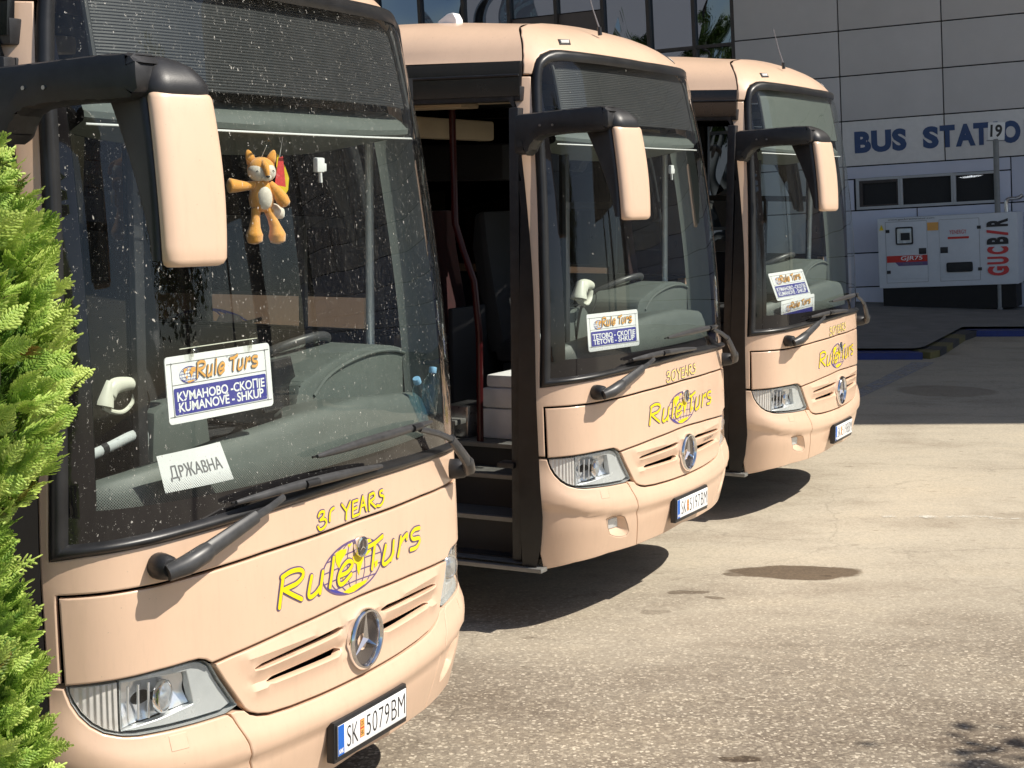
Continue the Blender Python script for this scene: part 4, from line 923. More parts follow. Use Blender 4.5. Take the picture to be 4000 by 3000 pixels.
# ------------------------------------------------------------------ plush fox hanging in the first windscreen
def skin_chain(mb, pts, r, mat, M=None): mb.tube(cr(pts, 5), np.interp(np.linspace(0, len(r) - 1, (len(pts) - 1) * 5 + 1), range(len(r)), r), mat, 16)
FX = Vector((-.262, .215, 2.352))
e = inside(0, 'plush_toy', 'orange plush fox hanging from a suction cup behind the windscreen', 'soft toy', FX, None, (0, 0, rad(-42))); e.matrix_world = e.matrix_world @ Matrix.Scale(.74, 4)
O_, W_ = M_['plushorange'], M_['plushwhite']
bm = MB(); bm.lathe([(.0005, -.085), (.034, -.080), (.052, -.055), (.057, -.025), (.050, .01), (.038, .045), (.022, .066), (.012, .072)], O_, 24); body = bm.build('body', None, e, smooth=180)
bm = MB(); bm.ball((.004, -.036, -.022), (.036, .025, .052), W_); bm.build('belly', None, body, smooth=180)
bm = MB(); bm.ball((0, 0, .102), (.062, .052, .056), O_, seg=28, ring=18); bm.tube(cr([(.002, -.030, .140), (.006, -.050, .118), (.010, -.060, .096), (.012, -.064, .076), (.012, -.062, .066)], 4), np.interp(np.linspace(0, 4, 17), range(5), [.010, .017, .0135, .010, .004]), O_, 14); hd = bm.build('head', None, e, smooth=180)
bm = MB(); bm.ball((-.014, -.010, .090), (.0505, .047, .042), W_, M=Matrix.Rotation(rad(14), 4, 'Y')); bm.ball((.022, -.010, .092), (.041, .047, .042), W_, M=Matrix.Rotation(rad(-14), 4, 'Y')); bm.ball((.012, -.042, .068), (.024, .024, .017), W_); bm.build('muzzle', None, hd, smooth=180)
bm = MB(); bm.ball((.013, -.069, .072), (.0095, .007, .0065), M_['ink']); bm.build('nose', None, hd, smooth=180)
for x, z, yy in ((-.030, .094, -.0535), (.042, .096, -.0515)):
    bm = MB(); bm.tube(cr([(x - .006, yy, z - .003), (x, yy - .001, z + .003), (x + .005, yy, z - .003)], 4), .0016, M_['ink'], 6); bm.build('eye', None, hd)
for sg in (-1, 1):
    bm = MB(); bm.tube([(sg * .040, 0, .130), (sg * .050, .0, .158), (sg * .057, .0, .178), (sg * .060, 0, .188)], [.024, .020, .013, .004], O_, 16, sx=.5); bm.build('ear', None, hd, smooth=180)
bm = MB(); skin_chain(bm, [(-.034, -.01, .035), (-.075, -.02, .030), (-.118, -.03, .030), (-.150, -.035, .032), (-.162, -.036, .032)], [.019, .020, .028, .033, .010], O_); bm.build('arm', None, e, smooth=180)
bm = MB(); skin_chain(bm, [(.034, -.01, .040), (.060, -.022, .010), (.084, -.03, -.025), (.100, -.032, -.050), (.105, -.032, -.058)], [.018, .024, .030, .025, .008], O_); bm.build('arm', None, e, smooth=180)
for x0, x1 in ((-.028, -.040), (.026, .062)):
    bm = MB(); skin_chain(bm, [(x0, -.01, -.070), (x0 * .6 + x1 * .4, -.018, -.11), (x0 * .2 + x1 * .8, -.022, -.150), (x1, -.024, -.185), (x1 + .003, -.024, -.215), (x1 + .004, -.024, -.225)], [.022, .020, .026, .039, .033, .008], O_); bm.build('leg', None, e, smooth=180)
bm = MB(); skin_chain(bm, [(.02, .02, -.06), (.06, .03, -.075), (.09, .03, -.095), (.105, .03, -.11)], [.018, .030, .030, .008], W_); bm.build('tail', None, e, smooth=180)
bm = MB(); bm.tube([(0, 0, .150), (.022, -.016, .206)], .0016, M_['white'], 6); X = Matrix.Translation((.024, -.022, .210)) @ Matrix.Rotation(rad(80), 4, 'X'); bm.lathe([(.002, -.004), (.012, 0), (.019, .010), (.021, .014)], M_['clearplastic'], 20, X); bm.build('hanging_cord', None, e)
# pennant behind the fox
e = inside(0, 'pennant', 'yellow pennant with a red paper label behind the plush fox', 'pennant', (-.095, .25, 2.39))
bm = MB(); bm.grid([[(x, .012 * math.cos(x * 40) , z) for x in np.linspace(xa, xb, 7)] for z, xa, xb in ((.09, .0, .006), (.05, -.005, .034), (.01, -.008, .048), (-.03, -.012, .044), (-.055, -.010, .028), (-.062, -.012, .022))], M_['pennantyel']); bm.build('cloth', None, e)
bm = MB(); bm.add([(-.028, -.012, .078), (.0, -.012, .082), (.012, -.014, -.02), (-.055, -.014, -.012)], [(0, 3, 2, 1)], M_['pennantred']); bm.build('label_card', None, e); bm = MB(); bm.tube([(-.01, -.004, .078), (-.008, -.02, .16)], .0012, M_['white'], 6); bm.build('cord', None, e)
# white toll tag stuck to the glass of the first two coaches
for i, p in ((0, (.085, .205, 2.445)), (1, (.30, .215, 2.43))):
    e = inside(i, 'toll_tag', ('white toll tag with a short stalk right of the plush fox', 'small white toll tag in the second coach windscreen')[i], 'toll tag', p)
    bm = MB(); bm.box((-.03, -.01, -.025), (.018, .01, .025), M_['foam'], bev=.006); bm.box((.015, -.006, -.022), (.036, .006, .006), M_['foam'], bev=.004); bm.tube([(0, 0, -.02), (.004, .0, -.06)], .007, M_['foam'], 8); bm.build('tag_body', None, e)
# bottles
bottle_g = 'water bottles on the dash'
for lb, p, tl in (('blue capped water bottle leaning on the dash cowl, taller of the two', (.82, .175, 1.475), -.55), ('blue capped water bottle against the windscreen edge, closest to the open coach door', (.865, .20, 1.475), .22)):
    e = inside(0, 'water_bottle', lb, 'bottle', p, bottle_g, (0, tl, 0))
    bm = MB(); bm.lathe([(.001, 0), (.030, 0), (.033, .006), (.031, .04), (.033, .05), (.031, .06), (.033, .09), (.030, .10), (.033, .115), (.031, .135), (.018, .158), (.0125, .168), (.0125, .178)], None, 24); bm.build('bottle_body', M_['bottle'], e)
    bm = MB(); bm.lathe([(.0145, .166), (.0155, .168), (.0155, .186), (.014, .190), (.0005, .190)], None, 20); bm.build('cap', M_['cap'], e)
# ticket scanners
def scanner(i, p, rz, label, sc_=1.0):
    e = inside(i, 'ticket_scanner', label, 'scanner', p, 'cream ticket scanners on the dash', (0, 0, rz))
    C = M_['cream']; k = sc_
    bm = MB(); skin_chain(bm, [(-.055 * k, 0, .0), (-.03 * k, 0, .026 * k), (.03 * k, 0, .030 * k), (.085 * k, 0, .022 * k), (.10 * k, 0, .016 * k)], [.030 * k, .030 * k, .024 * k, .020 * k, .012 * k], C); b = bm.build('scanner_body', None, e, smooth=180)
    bm = MB(); bm.tube([(-.045 * k, 0, .045 * k), (-.075 * k, 0, -.02 * k), (-.078 * k, 0, -.03 * k)], [.02 * k, .036 * k, .037 * k], C, 18, sx=1.0); bm.build('scanner_head', None, b)
    bm = MB(); bm.tube(cr([(.075 * k, 0, .0), (.06 * k, 0, -.035 * k), (.015 * k, 0, -.058 * k), (-.04 * k, 0, -.050 * k), (-.085 * k, 0, -.030 * k)], 5), .009 * k, M_['cream'], 10, sx=1.8); bm.build('cradle', None, e)
    bm = MB(); bm.tube(cr([(.10 * k, 0, .018 * k), (.145 * k, 0, .0), (.16 * k, 0, -.05 * k), (.13 * k, .02, -.12 * k)], 6), .003, M_['black'], 8); bm.build('cable', None, e)
    bm = MB(); bm.tube(cr([(-.02 * k, .0, -.055 * k), (0, .03, -.10 * k), (.02, .06, -.22 * k)], 5), .008, M_['black'], 8); bm.build('stand', None, e)
scanner(0, (-.665, .50, 1.718), 0, 'cream ticket scanner in its cradle beside the green bush')
scanner(1, (-.30, .50, 1.745), .1, 'cream ticket scanner above the route board of the coach with open steps', 1.25)
scanner(2, (-.48, .50, 1.79), .1, 'cream ticket scanner in the farthest coach behind the slanting route board', 1.2)
# black tablet behind the first route board
e = inside(0, 'tablet', 'dark tablet on the dash behind the steering wheel', 'tablet', (.16, .45, 1.66), None, (rad(-14), 0, rad(6)))
bm = MB(); bm.box((-.13, -.006, -.09), (.16, .006, .09), M_['dashdark'], bev=.005); bm.build('tablet_case', None, e); bm = MB(); bm.box((-.122, -.0075, -.082), (.152, -.0055, .082), M_['blacktrim']); bm.build('screen', None, e)
# cooler box and bin on the floor of the second coach
e = inside(1, 'cooler_box', 'white cooler box covered with a clear bag inside the open coach door', 'box', (-.12, .92, .872))
bm = MB(); bm.box((-.20, -.235, 0), (.20, .235, .175), M_['foam'], bev=.012); bm.build('box_body', None, e)
bm = MB(); bm.box((-.205, -.245, .178), (.205, .245, .30), M_['foam'], bev=.03); bm.box((-.19, -.215, .30), (.19, .215, .375), M_['foam'], bev=.02); bm.build('lid', None, e)
e = inside(1, 'waste_bin', 'grey metal bin on the floor behind the boarding steps', 'bin', (-.24, 1.30, .872))
bm = MB(); bm.box((-.14, -.08, 0), (.14, .08, .19), M_['satin'], bev=.012); bm.build('bin_body', None, e)
# ------------------------------------------------------------------ ground
def ground_mat():
    m, t, b, o = NM('worn_asphalt'); L = t.links.new
    tc = N(t, 'TexCoord'); P = tc.outputs['Object']; sep = N(t, 'SeparateXYZ'); L(P, sep.inputs[0])
    def noise_(scale, det=5., rough=.6, st=None, dist=0.0):
        n = N(t, 'TexNoise', i_Scale=scale, i_Detail=det, i_Roughness=rough, i_Distortion=dist)
        if st: mp = N(t, 'Mapping'); mp.inputs['Scale'].default_value = st; L(P, mp.inputs[0]); L(mp.outputs[0], n.inputs['Vector'])
        else: L(P, n.inputs['Vector'])
        return n
    def mixc(f, a, c, bl='MIX'):
        n = N(t, 'MixRGB', blend_type=bl)
        L(f, n.inputs[0]) if not isinstance(f, float) else setattr(n.inputs[0], 'default_value', f)
        for k, x in ((1, a), (2, c)):
            if isinstance(x, tuple): n.inputs[k].default_value = (*x, 1)
            else: L(x, n.inputs[k])
        return n.outputs[0]
    # exposed aggregate: stones of many tones with dark joints
    v = N(t, 'TexVoronoi', i_Scale=72., i_Randomness=1.0); L(P, v.inputs['Vector'])
    cs = N(t, 'SeparateColor'); L(v.outputs['Color'], cs.inputs[0])
    stone = ramp(t, [(.0, (.13, .100, .075)), (.40, (.20, .16, .122)), (.70, (.26, .215, .16)), (.86, (.36, .305, .235)), (1., (.66, .58, .46))]); L(cs.outputs[0], stone.inputs[0])
    jd = N(t, 'MapRange', i_1=.35, i_2=.75, i_3=0.0, i_4=.55); L(v.outputs['Distance'], jd.inputs[0])
    v2 = N(t, 'TexVoronoi', feature='DISTANCE_TO_EDGE', i_Scale=72.); L(P, v2.inputs['Vector'])
    je = N(t, 'MapRange', i_1=0.0, i_2=.10, i_3=.5, i_4=0.0); L(v2.outputs['Distance'], je.inputs[0])
    agg = mixc(je.outputs[0], stone.outputs[0], (.075, .058, .046))
    # smooth worn mortar coat
    fine = noise_(150., 4.); sm = ramp(t, [(.3, (.40, .355, .28)), (.7, (.53, .475, .38))]); L(fine.outputs['Fac'], sm.inputs[0])
    big = noise_(.55, 6., .62, (1.0, 1.7, 1.0)); 
    ny = N(t, 'MapRange', i_1=7.2, i_2=10.4, i_3=.20, i_4=.97); L(sep.outputs[1], ny.inputs[0])
    ad = N(t, 'Math', operation='MULTIPLY_ADD', i_1=1.15, i_2=-.575); L(big.outputs['Fac'], ad.inputs[0])
    cov = N(t, 'Math', operation='ADD', use_clamp=True); L(ny.outputs[0], cov.inputs[0]); L(ad.outputs[0], cov.inputs[1])
    base = mixc(cov.outputs[0], agg, sm.outputs[0])
    # stone-by-stone variation also through the coat
    st2 = N(t, 'MapRange', i_1=0.0, i_2=1.0, i_3=.88, i_4=1.10); L(cs.outputs[1], st2.inputs[0]); base = mixc(1.0, base, st2.outputs[0], 'MULTIPLY')
    # long faint tyre and dirt streaks, patches
    pt = noise_(.9, 7., .68, (.8, 1.25, 1.)); pr = ramp(t, [(.30, (.72, .69, .67)), (.50, (1, 1, 1)), (.74, (1.12, 1.10, 1.06))]); L(pt.outputs['Fac'], pr.inputs[0]); base = mixc(1.0, base, pr.outputs[0], 'MULTIPLY')
    sp = noise_(7., 3., .5, (1., 2.2, 1.)); sr = ramp(t, [(.66, (1, 1, 1)), (.74, (.62, .60, .58))]); L(sp.outputs['Fac'], sr.inputs[0]); base = mixc(1.0, base, sr.outputs[0], 'MULTIPLY')
    # hairline cracks
    ck = N(t, 'TexVoronoi', feature='DISTANCE_TO_EDGE', i_Scale=.34); dn = noise_(1.6, 4.); vm = N(t, 'VectorMath', operation='MULTIPLY_ADD'); L(dn.outputs['Color'], vm.inputs[0]); vm.inputs[1].default_value = (.5, .5, .5); L(P, vm.inputs[2]); L(vm.outputs[0], ck.inputs['Vector'])
    cr_ = N(t, 'MapRange', i_1=.0, i_2=.004, i_3=.82, i_4=1.0); L(ck.outputs['Distance'], cr_.inputs[0]); base = mixc(1.0, base, cr_.outputs[0], 'MULTIPLY')
    # oil stains with shapes of their own
    wob = noise_(3.2, 4., .6); wb = N(t, 'VectorMath', operation='MULTIPLY_ADD'); L(wob.outputs['Color'], wb.inputs[0]); wb.inputs[1].default_value = (.22, .22, 0); L(P, wb.inputs[2])
    tot = None
    for cx, cy, rx, ry, k in ((1.73, 9.93, .40, .19, .85), (1.02, 9.43, .13, .055, .6), (1.16, 9.30, .06, .035, .6), (.80, 8.98, .09, .04, .35), (1.38, 9.86, .10, .05, .7), (.93, 6.66, .11, .04, .75), (4.9, 18.6, .55, .5, .35)):
        s1 = N(t, 'VectorMath', operation='SUBTRACT'); L(wb.outputs[0], s1.inputs[0]); s1.inputs[1].default_value = (cx + .11, cy + .11, 0)
        s2 = N(t, 'VectorMath', operation='DIVIDE'); L(s1.outputs[0], s2.inputs[0]); s2.inputs[1].default_value = (rx, ry, 1)
        ln = N(t, 'VectorMath', operation='LENGTH'); L(s2.outputs[0], ln.inputs[0])
        mr = N(t, 'MapRange', i_1=.94, i_2=1.06, i_3=k, i_4=0.0); L(ln.outputs['Value'], mr.inputs[0])
        if tot is None: tot = mr.outputs[0]
        else: mx = N(t, 'Math', operation='MAXIMUM'); L(tot, mx.inputs[0]); L(mr.outputs[0], mx.inputs[1]); tot = mx.outputs[0]
    dk = mixc(1.0, base, (.20, .145, .105), 'MULTIPLY'); base = mixc(tot, base, dk)
    L(base, b.inputs['Base Color']); b.inputs['Roughness'].default_value = .85; b.inputs['Specular IOR Level'].default_value = .25
    bp = N(t, 'Bump', i_Strength=.28, i_Distance=.005); hm = mixc(cov.outputs[0], v2.outputs['Distance'], fine.outputs['Fac']); L(hm, bp.inputs['Height']); L(bp.outputs[0], b.inputs['Normal'])
    return m
bm = MB(); bm.add([(-300, -200, 0), (300, -200, 0), (300, 400, 0), (-300, 400, 0)], [(0, 1, 2, 3)]); structure(bm.build('ground', ground_mat(), smooth=0))
def worn_paint(name, col, th=.50):
    m, t, b, o = NM(name); tc = N(t, 'TexCoord'); n = N(t, 'TexNoise', i_Scale=9., i_Detail=6., i_Roughness=.7); t.links.new(tc.outputs['Object'], n.inputs['Vector'])
    mr = N(t, 'MapRange', i_1=th, i_2=th + .12, i_3=0., i_4=.75); t.links.new(n.outputs['Fac'], mr.inputs[0]); t.links.new(mr.outputs[0], b.inputs['Alpha'])
    b.inputs['Base Color'].default_value = (*col, 1); b.inputs['Roughness'].default_value = .8; return m
WP = worn_paint('worn_white_paint', (.72, .70, .62)); WP2 = worn_paint('scuffed_line_paint', (.40, .40, .42), .40)
def sheet(name, pts, mat, z=.004):
    bm = MB(); bm.add([(a, b, z) for a, b in pts], [tuple(range(len(pts)))]); return structure(bm.build(name, mat, smooth=0))
sheet('road_marking', [(2.62, 11.55), (4.2, 11.47), (4.2, 11.58), (2.62, 11.66)], WP)
sheet('road_marking', [(3.55, 17.9), (3.75, 17.9), (5.50, 21.5), (5.20, 21.5)], WP2, .005)
# painted kerbs under the station roof
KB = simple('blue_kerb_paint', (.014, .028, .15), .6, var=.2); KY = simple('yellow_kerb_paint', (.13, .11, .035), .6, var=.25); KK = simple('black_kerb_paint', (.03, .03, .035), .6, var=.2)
pave = simple('paving_slab', (.20, .19, .18), .85, var=.2, nscale=3., bump=.3)
kerb = thing('painted_kerb', 'low blue kerb with yellow and black curved end in the shade by the station', 'kerb', (4.6, 21.9, 0))
bm = MB()
def kseg(p, q, mat, h=.09):
    p = Vector((*p, 0)) - Vector((4.6, 21.9, 0)); q = Vector((*q, 0)) - Vector((4.6, 21.9, 0)); d = (q - p).normalized(); n = Vector((-d.y, d.x, 0)) * .15
    vs = [p - n, q - n, q + n, p + n]; up = Vector((0, 0, h)); bm.add(vs + [v + up for v in vs], [(4, 5, 6, 7), (0, 1, 5, 4), (1, 2, 6, 5), (2, 3, 7, 6), (3, 0, 4, 7)], mat)
kseg((-2, 21.75), (5.42, 22.01), KB)
cv = [(5.42, 22.01), (5.62, 22.3), (5.82, 22.75), (6.05, 23.3), (6.3, 23.9), (6.55, 24.5), (6.93, 25.2)]
for i, (p, q) in enumerate(zip(cv[:-1], cv[1:])): kseg(p, q, (KY, KK)[i % 2])
kseg((6.93, 25.2), (16, 25.5), KB); bm.build('kerb_stones', None, kerb)
sheet('pavement', [(-2, 21.92), (5.40, 22.17), (5.58, 22.4), (6.9, 25.4), (16, 25.7), (16, 34), (-2, 34)], pave, .12)
# ------------------------------------------------------------------ station building
BR = Matrix(((.91230167, .40593165, -.05408471), (-.40497704, .91389593, .02806804), (.0608215, -.00370345, .99814179)))
BP = Vector((6.58670, 30.51806, 0))
def bpt(u, w_, d=0.0): return BP + BR @ Vector((u, d, w_))
panelm = simple('grey_cladding_panel', (.60, .58, .59), .45, var=.05, nscale=1.2); panelb = simple('pale_blue_grey_panel', (.58, .60, .72), .45, var=.05, nscale=1.2)
joint = simple('dark_joint', (.02, .02, .022), .8); bandm = simple('sign_band', (.74, .72, .72), .5, var=.05); brownp = simple('brown_spandrel', (.13, .105, .10), .4, var=.06)
letter = simple('dark_blue_letter', (.035, .075, .20), .5, var=.05); fram = simple('window_frame_grey', (.45, .46, .48), .4, var=.05); mull = simple('bronze_mullion', (.05, .04, .038), .4, var=.2)
B = thing('station_building', 'grey panelled bus station with large blue lettering and a mirrored glass wall', 'building', BP)
B.matrix_world = Matrix.Translation(BP) @ BR.to_4x4()
bm = MB(); bm.box((-2.37, .05, -.6), (26, 9, 13.4), joint); bm.box((-26, .35, -.6), (-2.38, 9, 13.4), joint); bm.build('building_core', None, B, smooth=0)
bm = MB(); us = [-2.37, -.415, 1.425, 3.26, 5.1, 6.93, 8.76, 10.6, 12.4, 14.3, 16.2, 18, 20, 22, 24, 26]; ws = [-.4, .80, 1.72]
def pan(u0, u1, w0, w1, mat, g=.011, d0=0.0): bm.box((u0 + g, d0, w0 + g), (u1 - g, d0 + .06, w1 - g), mat, bev=.004)
for i in range(len(us) - 1):
    for w0, w1 in ((3.43, 4.245), (4.245, 5.065), (5.065, 5.88), (5.88, 6.7), (6.7, 7.5), (7.5, 8.3), (8.3, 9.1), (9.1, 11.2), (11.2, 13.3)): pan(us[i], us[i + 1], w0, w1, panelm)
    if us[i] < -1: 
        for w0, w1 in ((-.4, .45), (.45, 1.05), (1.05, 1.8), (1.8, 2.605), (2.605, 3.43)): pan(us[i], us[i + 1], w0, w1, panelm)
    pan(us[i], us[i + 1], 2.605, 3.43, bandm, d0=-.004) if us[i] > -1 else None
pan(-.40, 26, -.4, .40, panelb); pan(-.40, 26, .40, 1.02, panelb); pan(-.40, .9, 1.02, 1.80, panelb); pan(.9, 2.55, 1.02, 1.80, panelb); pan(2.55, 26, 1.02, 1.80, panelb)
pan(-.40, 2.555, 2.372, 2.605, panelb); pan(2.555, 4.6, 1.80, 2.605, panelb); pan(4.6, 26, 1.80, 2.605, panelb); pan(-.40, -.22, 1.80, 2.372, panelb); pan(2.28, 2.555, 1.80, 2.372, panelb)
bm.build('wall_cladding', None, B)
glassdark = simple('dark_window_pane', (.012, .012, .014), .06, var=.2)
for a, b_, c_, d_ in ((-.13, .575, 1.862, 2.335), (.655, 1.515, 1.862, 2.335), (1.598, 2.26, 1.862, 2.330)):
    bm = MB(); bm.box((a, .055, c_), (b_, .065, d_), glassdark); wn = bm.build('window', None, B)
    bm = MB(); f = .035
    for q in (((a - .06, -.015, c_ - .05), (b_ + .04, .055, c_)), ((a - .06, -.015, d_), (b_ + .04, .055, d_ + .045)), ((a - .06, -.017, c_), (a, .054, d_)), ((b_, -.017, c_), (b_ + .04, .054, d_))): bm.box(*q, fram, bev=.004)
    if a < 0: 
        for q in (((a, .0, c_), (b_, .05, c_ + .03)), ((a, .0, d_ - .05), (b_, .05, d_)), ((a, .0, c_ + .03), (a + .06, .05, d_ - .05)), ((b_ - .03, .0, c_ + .03), (b_, .05, d_ - .05))): bm.box(*q, mull)
    bm.build('window_frame', None, wn)
em = bpy.data.materials.new('lit_ceiling_lamp'); em.use_nodes = True; em.node_tree.nodes['Principled BSDF'].inputs['Emission Color'].default_value = (.9, .95, 1, 1); em.node_tree.nodes['Principled BSDF'].inputs['Emission Strength'].default_value = 1.0
bm = MB(); bm.prism([(1.64, 2.290), (1.86, 2.318), (2.08, 2.312), (1.95, 2.284), (1.75, 2.276)], .050, .054, 1, em); bm.build('lit_lamp', None, B)
bm = MB(); fb = lambda a, b, f: np.stack([np.asarray(a), np.full_like(np.asarray(a, float), -.012 - f), np.asarray(b)], -1)
put_text(bm, 'BUS', -.185, .755, 2.835, 3.235, fb, letter, .055, 1.08); bm.build('sign_word', None, B, smooth=0); bm = MB()

for ch, a, b_ in (('S', 1.045, 1.325), ('T', 1.345, 1.61), ('A', 1.62, 1.965), ('T', 1.93, 2.20), ('I', 2.27, 2.35), ('O', 2.40, 2.735), ('N', 2.80, 3.12)): put_text(bm, ch, a, b_, 2.838, 3.232, fb, letter, .055)
bm.build('sign_word', None, B, smooth=0)
mirror_glass = NM('mirrored_glass'); t = mirror_glass[1]; bs = mirror_glass[2]
bs.inputs['Base Color'].default_value = (.17, .19, .225, 1); bs.inputs['Metallic'].default_value = 1.0; bs.inputs['Roughness'].default_value = .015
tc = N(t, 'TexCoord'); nz = N(t, 'TexNoise', i_Scale=.50, i_Detail=1.0, i_Distortion=1.0); t.links.new(tc.outputs['Object'], nz.inputs['Vector']); bp = N(t, 'Bump', i_Strength=.5, i_Distance=.16); t.links.new(nz.outputs['Fac'], bp.inputs['Height']); t.links.new(bp.outputs[0], bs.inputs['Normal'])
mu = [-2.40, -3.16, -4.06, -4.98, -5.95, -6.95, -7.95, -8.92, -9.9, -10.9, -11.9, -12.9, -14, -15, -16, -17, -18, -19, -20, -21, -22, -23, -24]
tw = [-.3, 1.6, 3.4, 5.03, 7.4, 9.2, 11.2, 13.3]
bm = MB(); bm2 = MB()
for i in range(len(mu) - 1):
    for j in range(len(tw) - 1):
        a, b_ = mu[i + 1] + .03, mu[i] - .03; tl = random.uniform(-.012, .012); tl2 = random.uniform(-.010, .010)
        brown = (tw[j] < 5.1 and 2 <= i <= 4) 
        if i in (3, 4) and tw[j] == 5.03: bm2.add([(a, .12, 5.06), (b_, .12, 5.06), (b_, .12, 5.92), (a, .12, 5.92)], [(0, 1, 2, 3)], brownp); bm.add([(a, .12 + tl, 5.94), (b_, .12 - tl, 5.94), (b_, .12 + tl2, tw[j + 1] - .03), (a, .12 - tl2, tw[j + 1] - .03)], [(0, 1, 2, 3)]); continue
        bm.add([(a, .12 + tl, tw[j] + .03), (b_, .12 - tl, tw[j] + .03), (b_, .12 + tl2, tw[j + 1] - .03), (a, .12 - tl2, tw[j + 1] - .03)], [(0, 1, 2, 3)])
bm.build('glass_wall', mirror_glass[0], B, smooth=0); bm2.build('spandrel_panel', None, B, smooth=0)
bm = MB()
for u in mu: bm.box((u - .034, .02, -.4), (u + .034, .16, 13.3), mull)
for w_ in tw: bm.box((mu[-1], .03, w_ - .03), (mu[0], .15, w_ + .03), mull)
bm.build('mullions', None, B)
# station roof overhead, throws the shade over the forecourt (its edge stands above the picture)
cm = simple('concrete_soffit', (.24, .235, .23), .8, var=.1, nscale=.8)
ro = thing('station_canopy', 'broad concrete station roof on columns spanning the forecourt above the coaches', 'canopy', (14.2, 14.25, 0), (0, 0, math.atan2(.07, 1.64)))
bm = MB(); bm.box((-60, 0, 13.45), (60, 24, 14.2), cm, bev=.05); bm.box((-60, -.25, 13.45), (60, 0, 14.25), cm); bm.build('roof_slab', None, ro)
for x in (-26, 4, 16, 34):
    for y in (1.2, 11):
        if x == -26 or y < 5: bm = MB(); bm.cyl((x, y, 0), (x, y, 13.45), .32, cm, 28); bm.build('column', None, ro)
# ------------------------------------------------------------------ generator in front of the wall
G = thing('generator', 'white boxy diesel generator with red stripe, standing below the station windows', 'generator', (0, 0, 0)); G.matrix_world = Matrix.Translation(bpt(0, 0)) @ BR.to_4x4()
gw = simple('white_generator_paint', (.62, .64, .68), .4, var=.03); g0 = -.9
bm = MB(); bm.box((.365, g0, .405), (2.75, g0 + .85, 1.64), gw, bev=.015); bm.build('housing', None, G)
bm = MB(); bm.box((.42, g0 + .04, .0), (2.70, g0 + .8, .405), M_['darkgap']); bm.build('base_frame', None, G)
for a, b_ in ((.545, 1.222), (1.437, 2.11)):
    bm = MB(); bm.box((a, g0 - .008, .56), (b_, g0 + .01, 1.555), gw, bev=.004); bm.build('door', None, G)
    for z in (.66, 1.38): bm = MB(); bm.box((a - .035 if a < 1 else b_ - .03, g0 - .016, z), (a + .03 if a < 1 else b_ + .035, g0 - .006, z + .055), M_['black']); bm.build('hinge', None, G)
    x = b_ - .145 if a < 1 else a + .01; bm = MB(); bm.box((x, g0 - .014, .985), (x + .13, g0 - .006, 1.09), M_['black'], bev=.006); bm.build('door_latch', None, G)
bm = MB()
for q in (((.50, 1.22, .5, 1.565), 0), ((1.435, 2.112, .5, 1.565), 0)):
    a, b_, c_, d_ = q[0]
    for lo, hi in (((a, g0 - .0025, c_), (a + .006, g0, d_)), ((b_, g0 - .0025, c_), (b_ + .006, g0, d_)), ((a, g0 - .0025, d_), (b_, g0, d_ + .006)), ((a, g0 - .0025, c_ - .006), (b_, g0, c_))): bm.box(lo, hi, M_['grey'])
bm.build('panel_gaps', None, G)
bm = MB(); bm.box((.685, g0 - .016, 1.165), (.985, g0 - .006, 1.475), M_['black'], bev=.03); bm.build('control_window', None, G); bm = MB(); bm.box((.71, g0 - .020, 1.19), (.96, g0 - .014, 1.45), M_['bezel'], bev=.02); bm.box((.77, g0 - .023, 1.24), (.93, g0 - .019, 1.37), M_['dashdark']); bm.build('control_panel', None, G)
bm = MB(); bm.box((1.548, g0 - .014, .650), (1.992, g0 - .006, .818), M_['dashdark'], bev=.03)
for k in range(6): bm.box((1.56, g0 - .018, .672 + k * .024), (1.98, g0 - .012, .680 + k * .024), M_['black'])
bm.build('air_grille', None, G)
gp = lambda a, b, f: np.stack([np.asarray(a), np.full_like(np.asarray(a, float), g0 - .0125 - f), np.asarray(b)], -1)
bm = MB(); bm.add(gp([.515, 1.222, 1.222, .74, .70, .515], [.855, .855, .972, .972, .972, .972], 0), [(0, 1, 2, 3, 4, 5)], M_['red']); bm.add(gp([.66, 1.222, 1.222, .72], [.856, .856, .79, .79], .0005), [(0, 3, 2, 1)], M_['purple'])
put_text(bm, 'GJR75', .755, 1.13, .868, .960, gp, M_['white'], .01, off=.001, shear=.12); put_text(bm, 'DIESEL GENERATOR', .80, 1.14, .803, .840, gp, M_['grey'], .0, off=.001)
bm.build('stripe_lettering', None, G, smooth=0); bm = MB(); put_text(bm, 'www.gucbirjenerator.com', .55, 1.36, 1.590, 1.625, gp, M_['ink'], .0, off=.001)
bm.build('web_lettering', None, G, smooth=0); bm = MB(); bm.add(gp([1.235, 1.425, 1.425, 1.235], [1.39, 1.39, 1.53, 1.53], 0), [(0, 1, 2, 3)], M_['orange']); bm.build('warning_sticker', None, G, smooth=0); bm = MB(); bm.add(gp([.395, .475, .435], [1.43, 1.43, 1.53], 0), [(0, 1, 2)], M_['pennantyel'])
bm.build('hazard_triangle', None, G, smooth=0); bm = MB(); put_text(bm, 'YENERGY', 1.61, 1.90, 1.31, 1.38, gp, M_['pennantred'], .0, off=.001); bm.add(gp([1.58, 1.94, 1.94, 1.58], [1.225, 1.225, 1.262, 1.262], 0), [(0, 1, 2, 3)], M_['red'])
bm.build('maker_sticker', None, G, smooth=0); bm = MB(); vt = lambda a, b, f: gp(2.60 - np.asarray(b) * .36, .56 + np.asarray(a) * .98, f)
for ch, a, b_, mt in (('G', 0, .165, 'pennantred'), ('U', .20, .335, 'pennantred'), ('C', .375, .51, 'pennantred'), ('B', .55, .68, 'ink'), ('/', .70, .81, 'pennantred'), ('R', .86, 1.0, 'ink')): put_text(bm, ch, a, b_, 0, 1, vt, M_[mt], .05, off=.001)
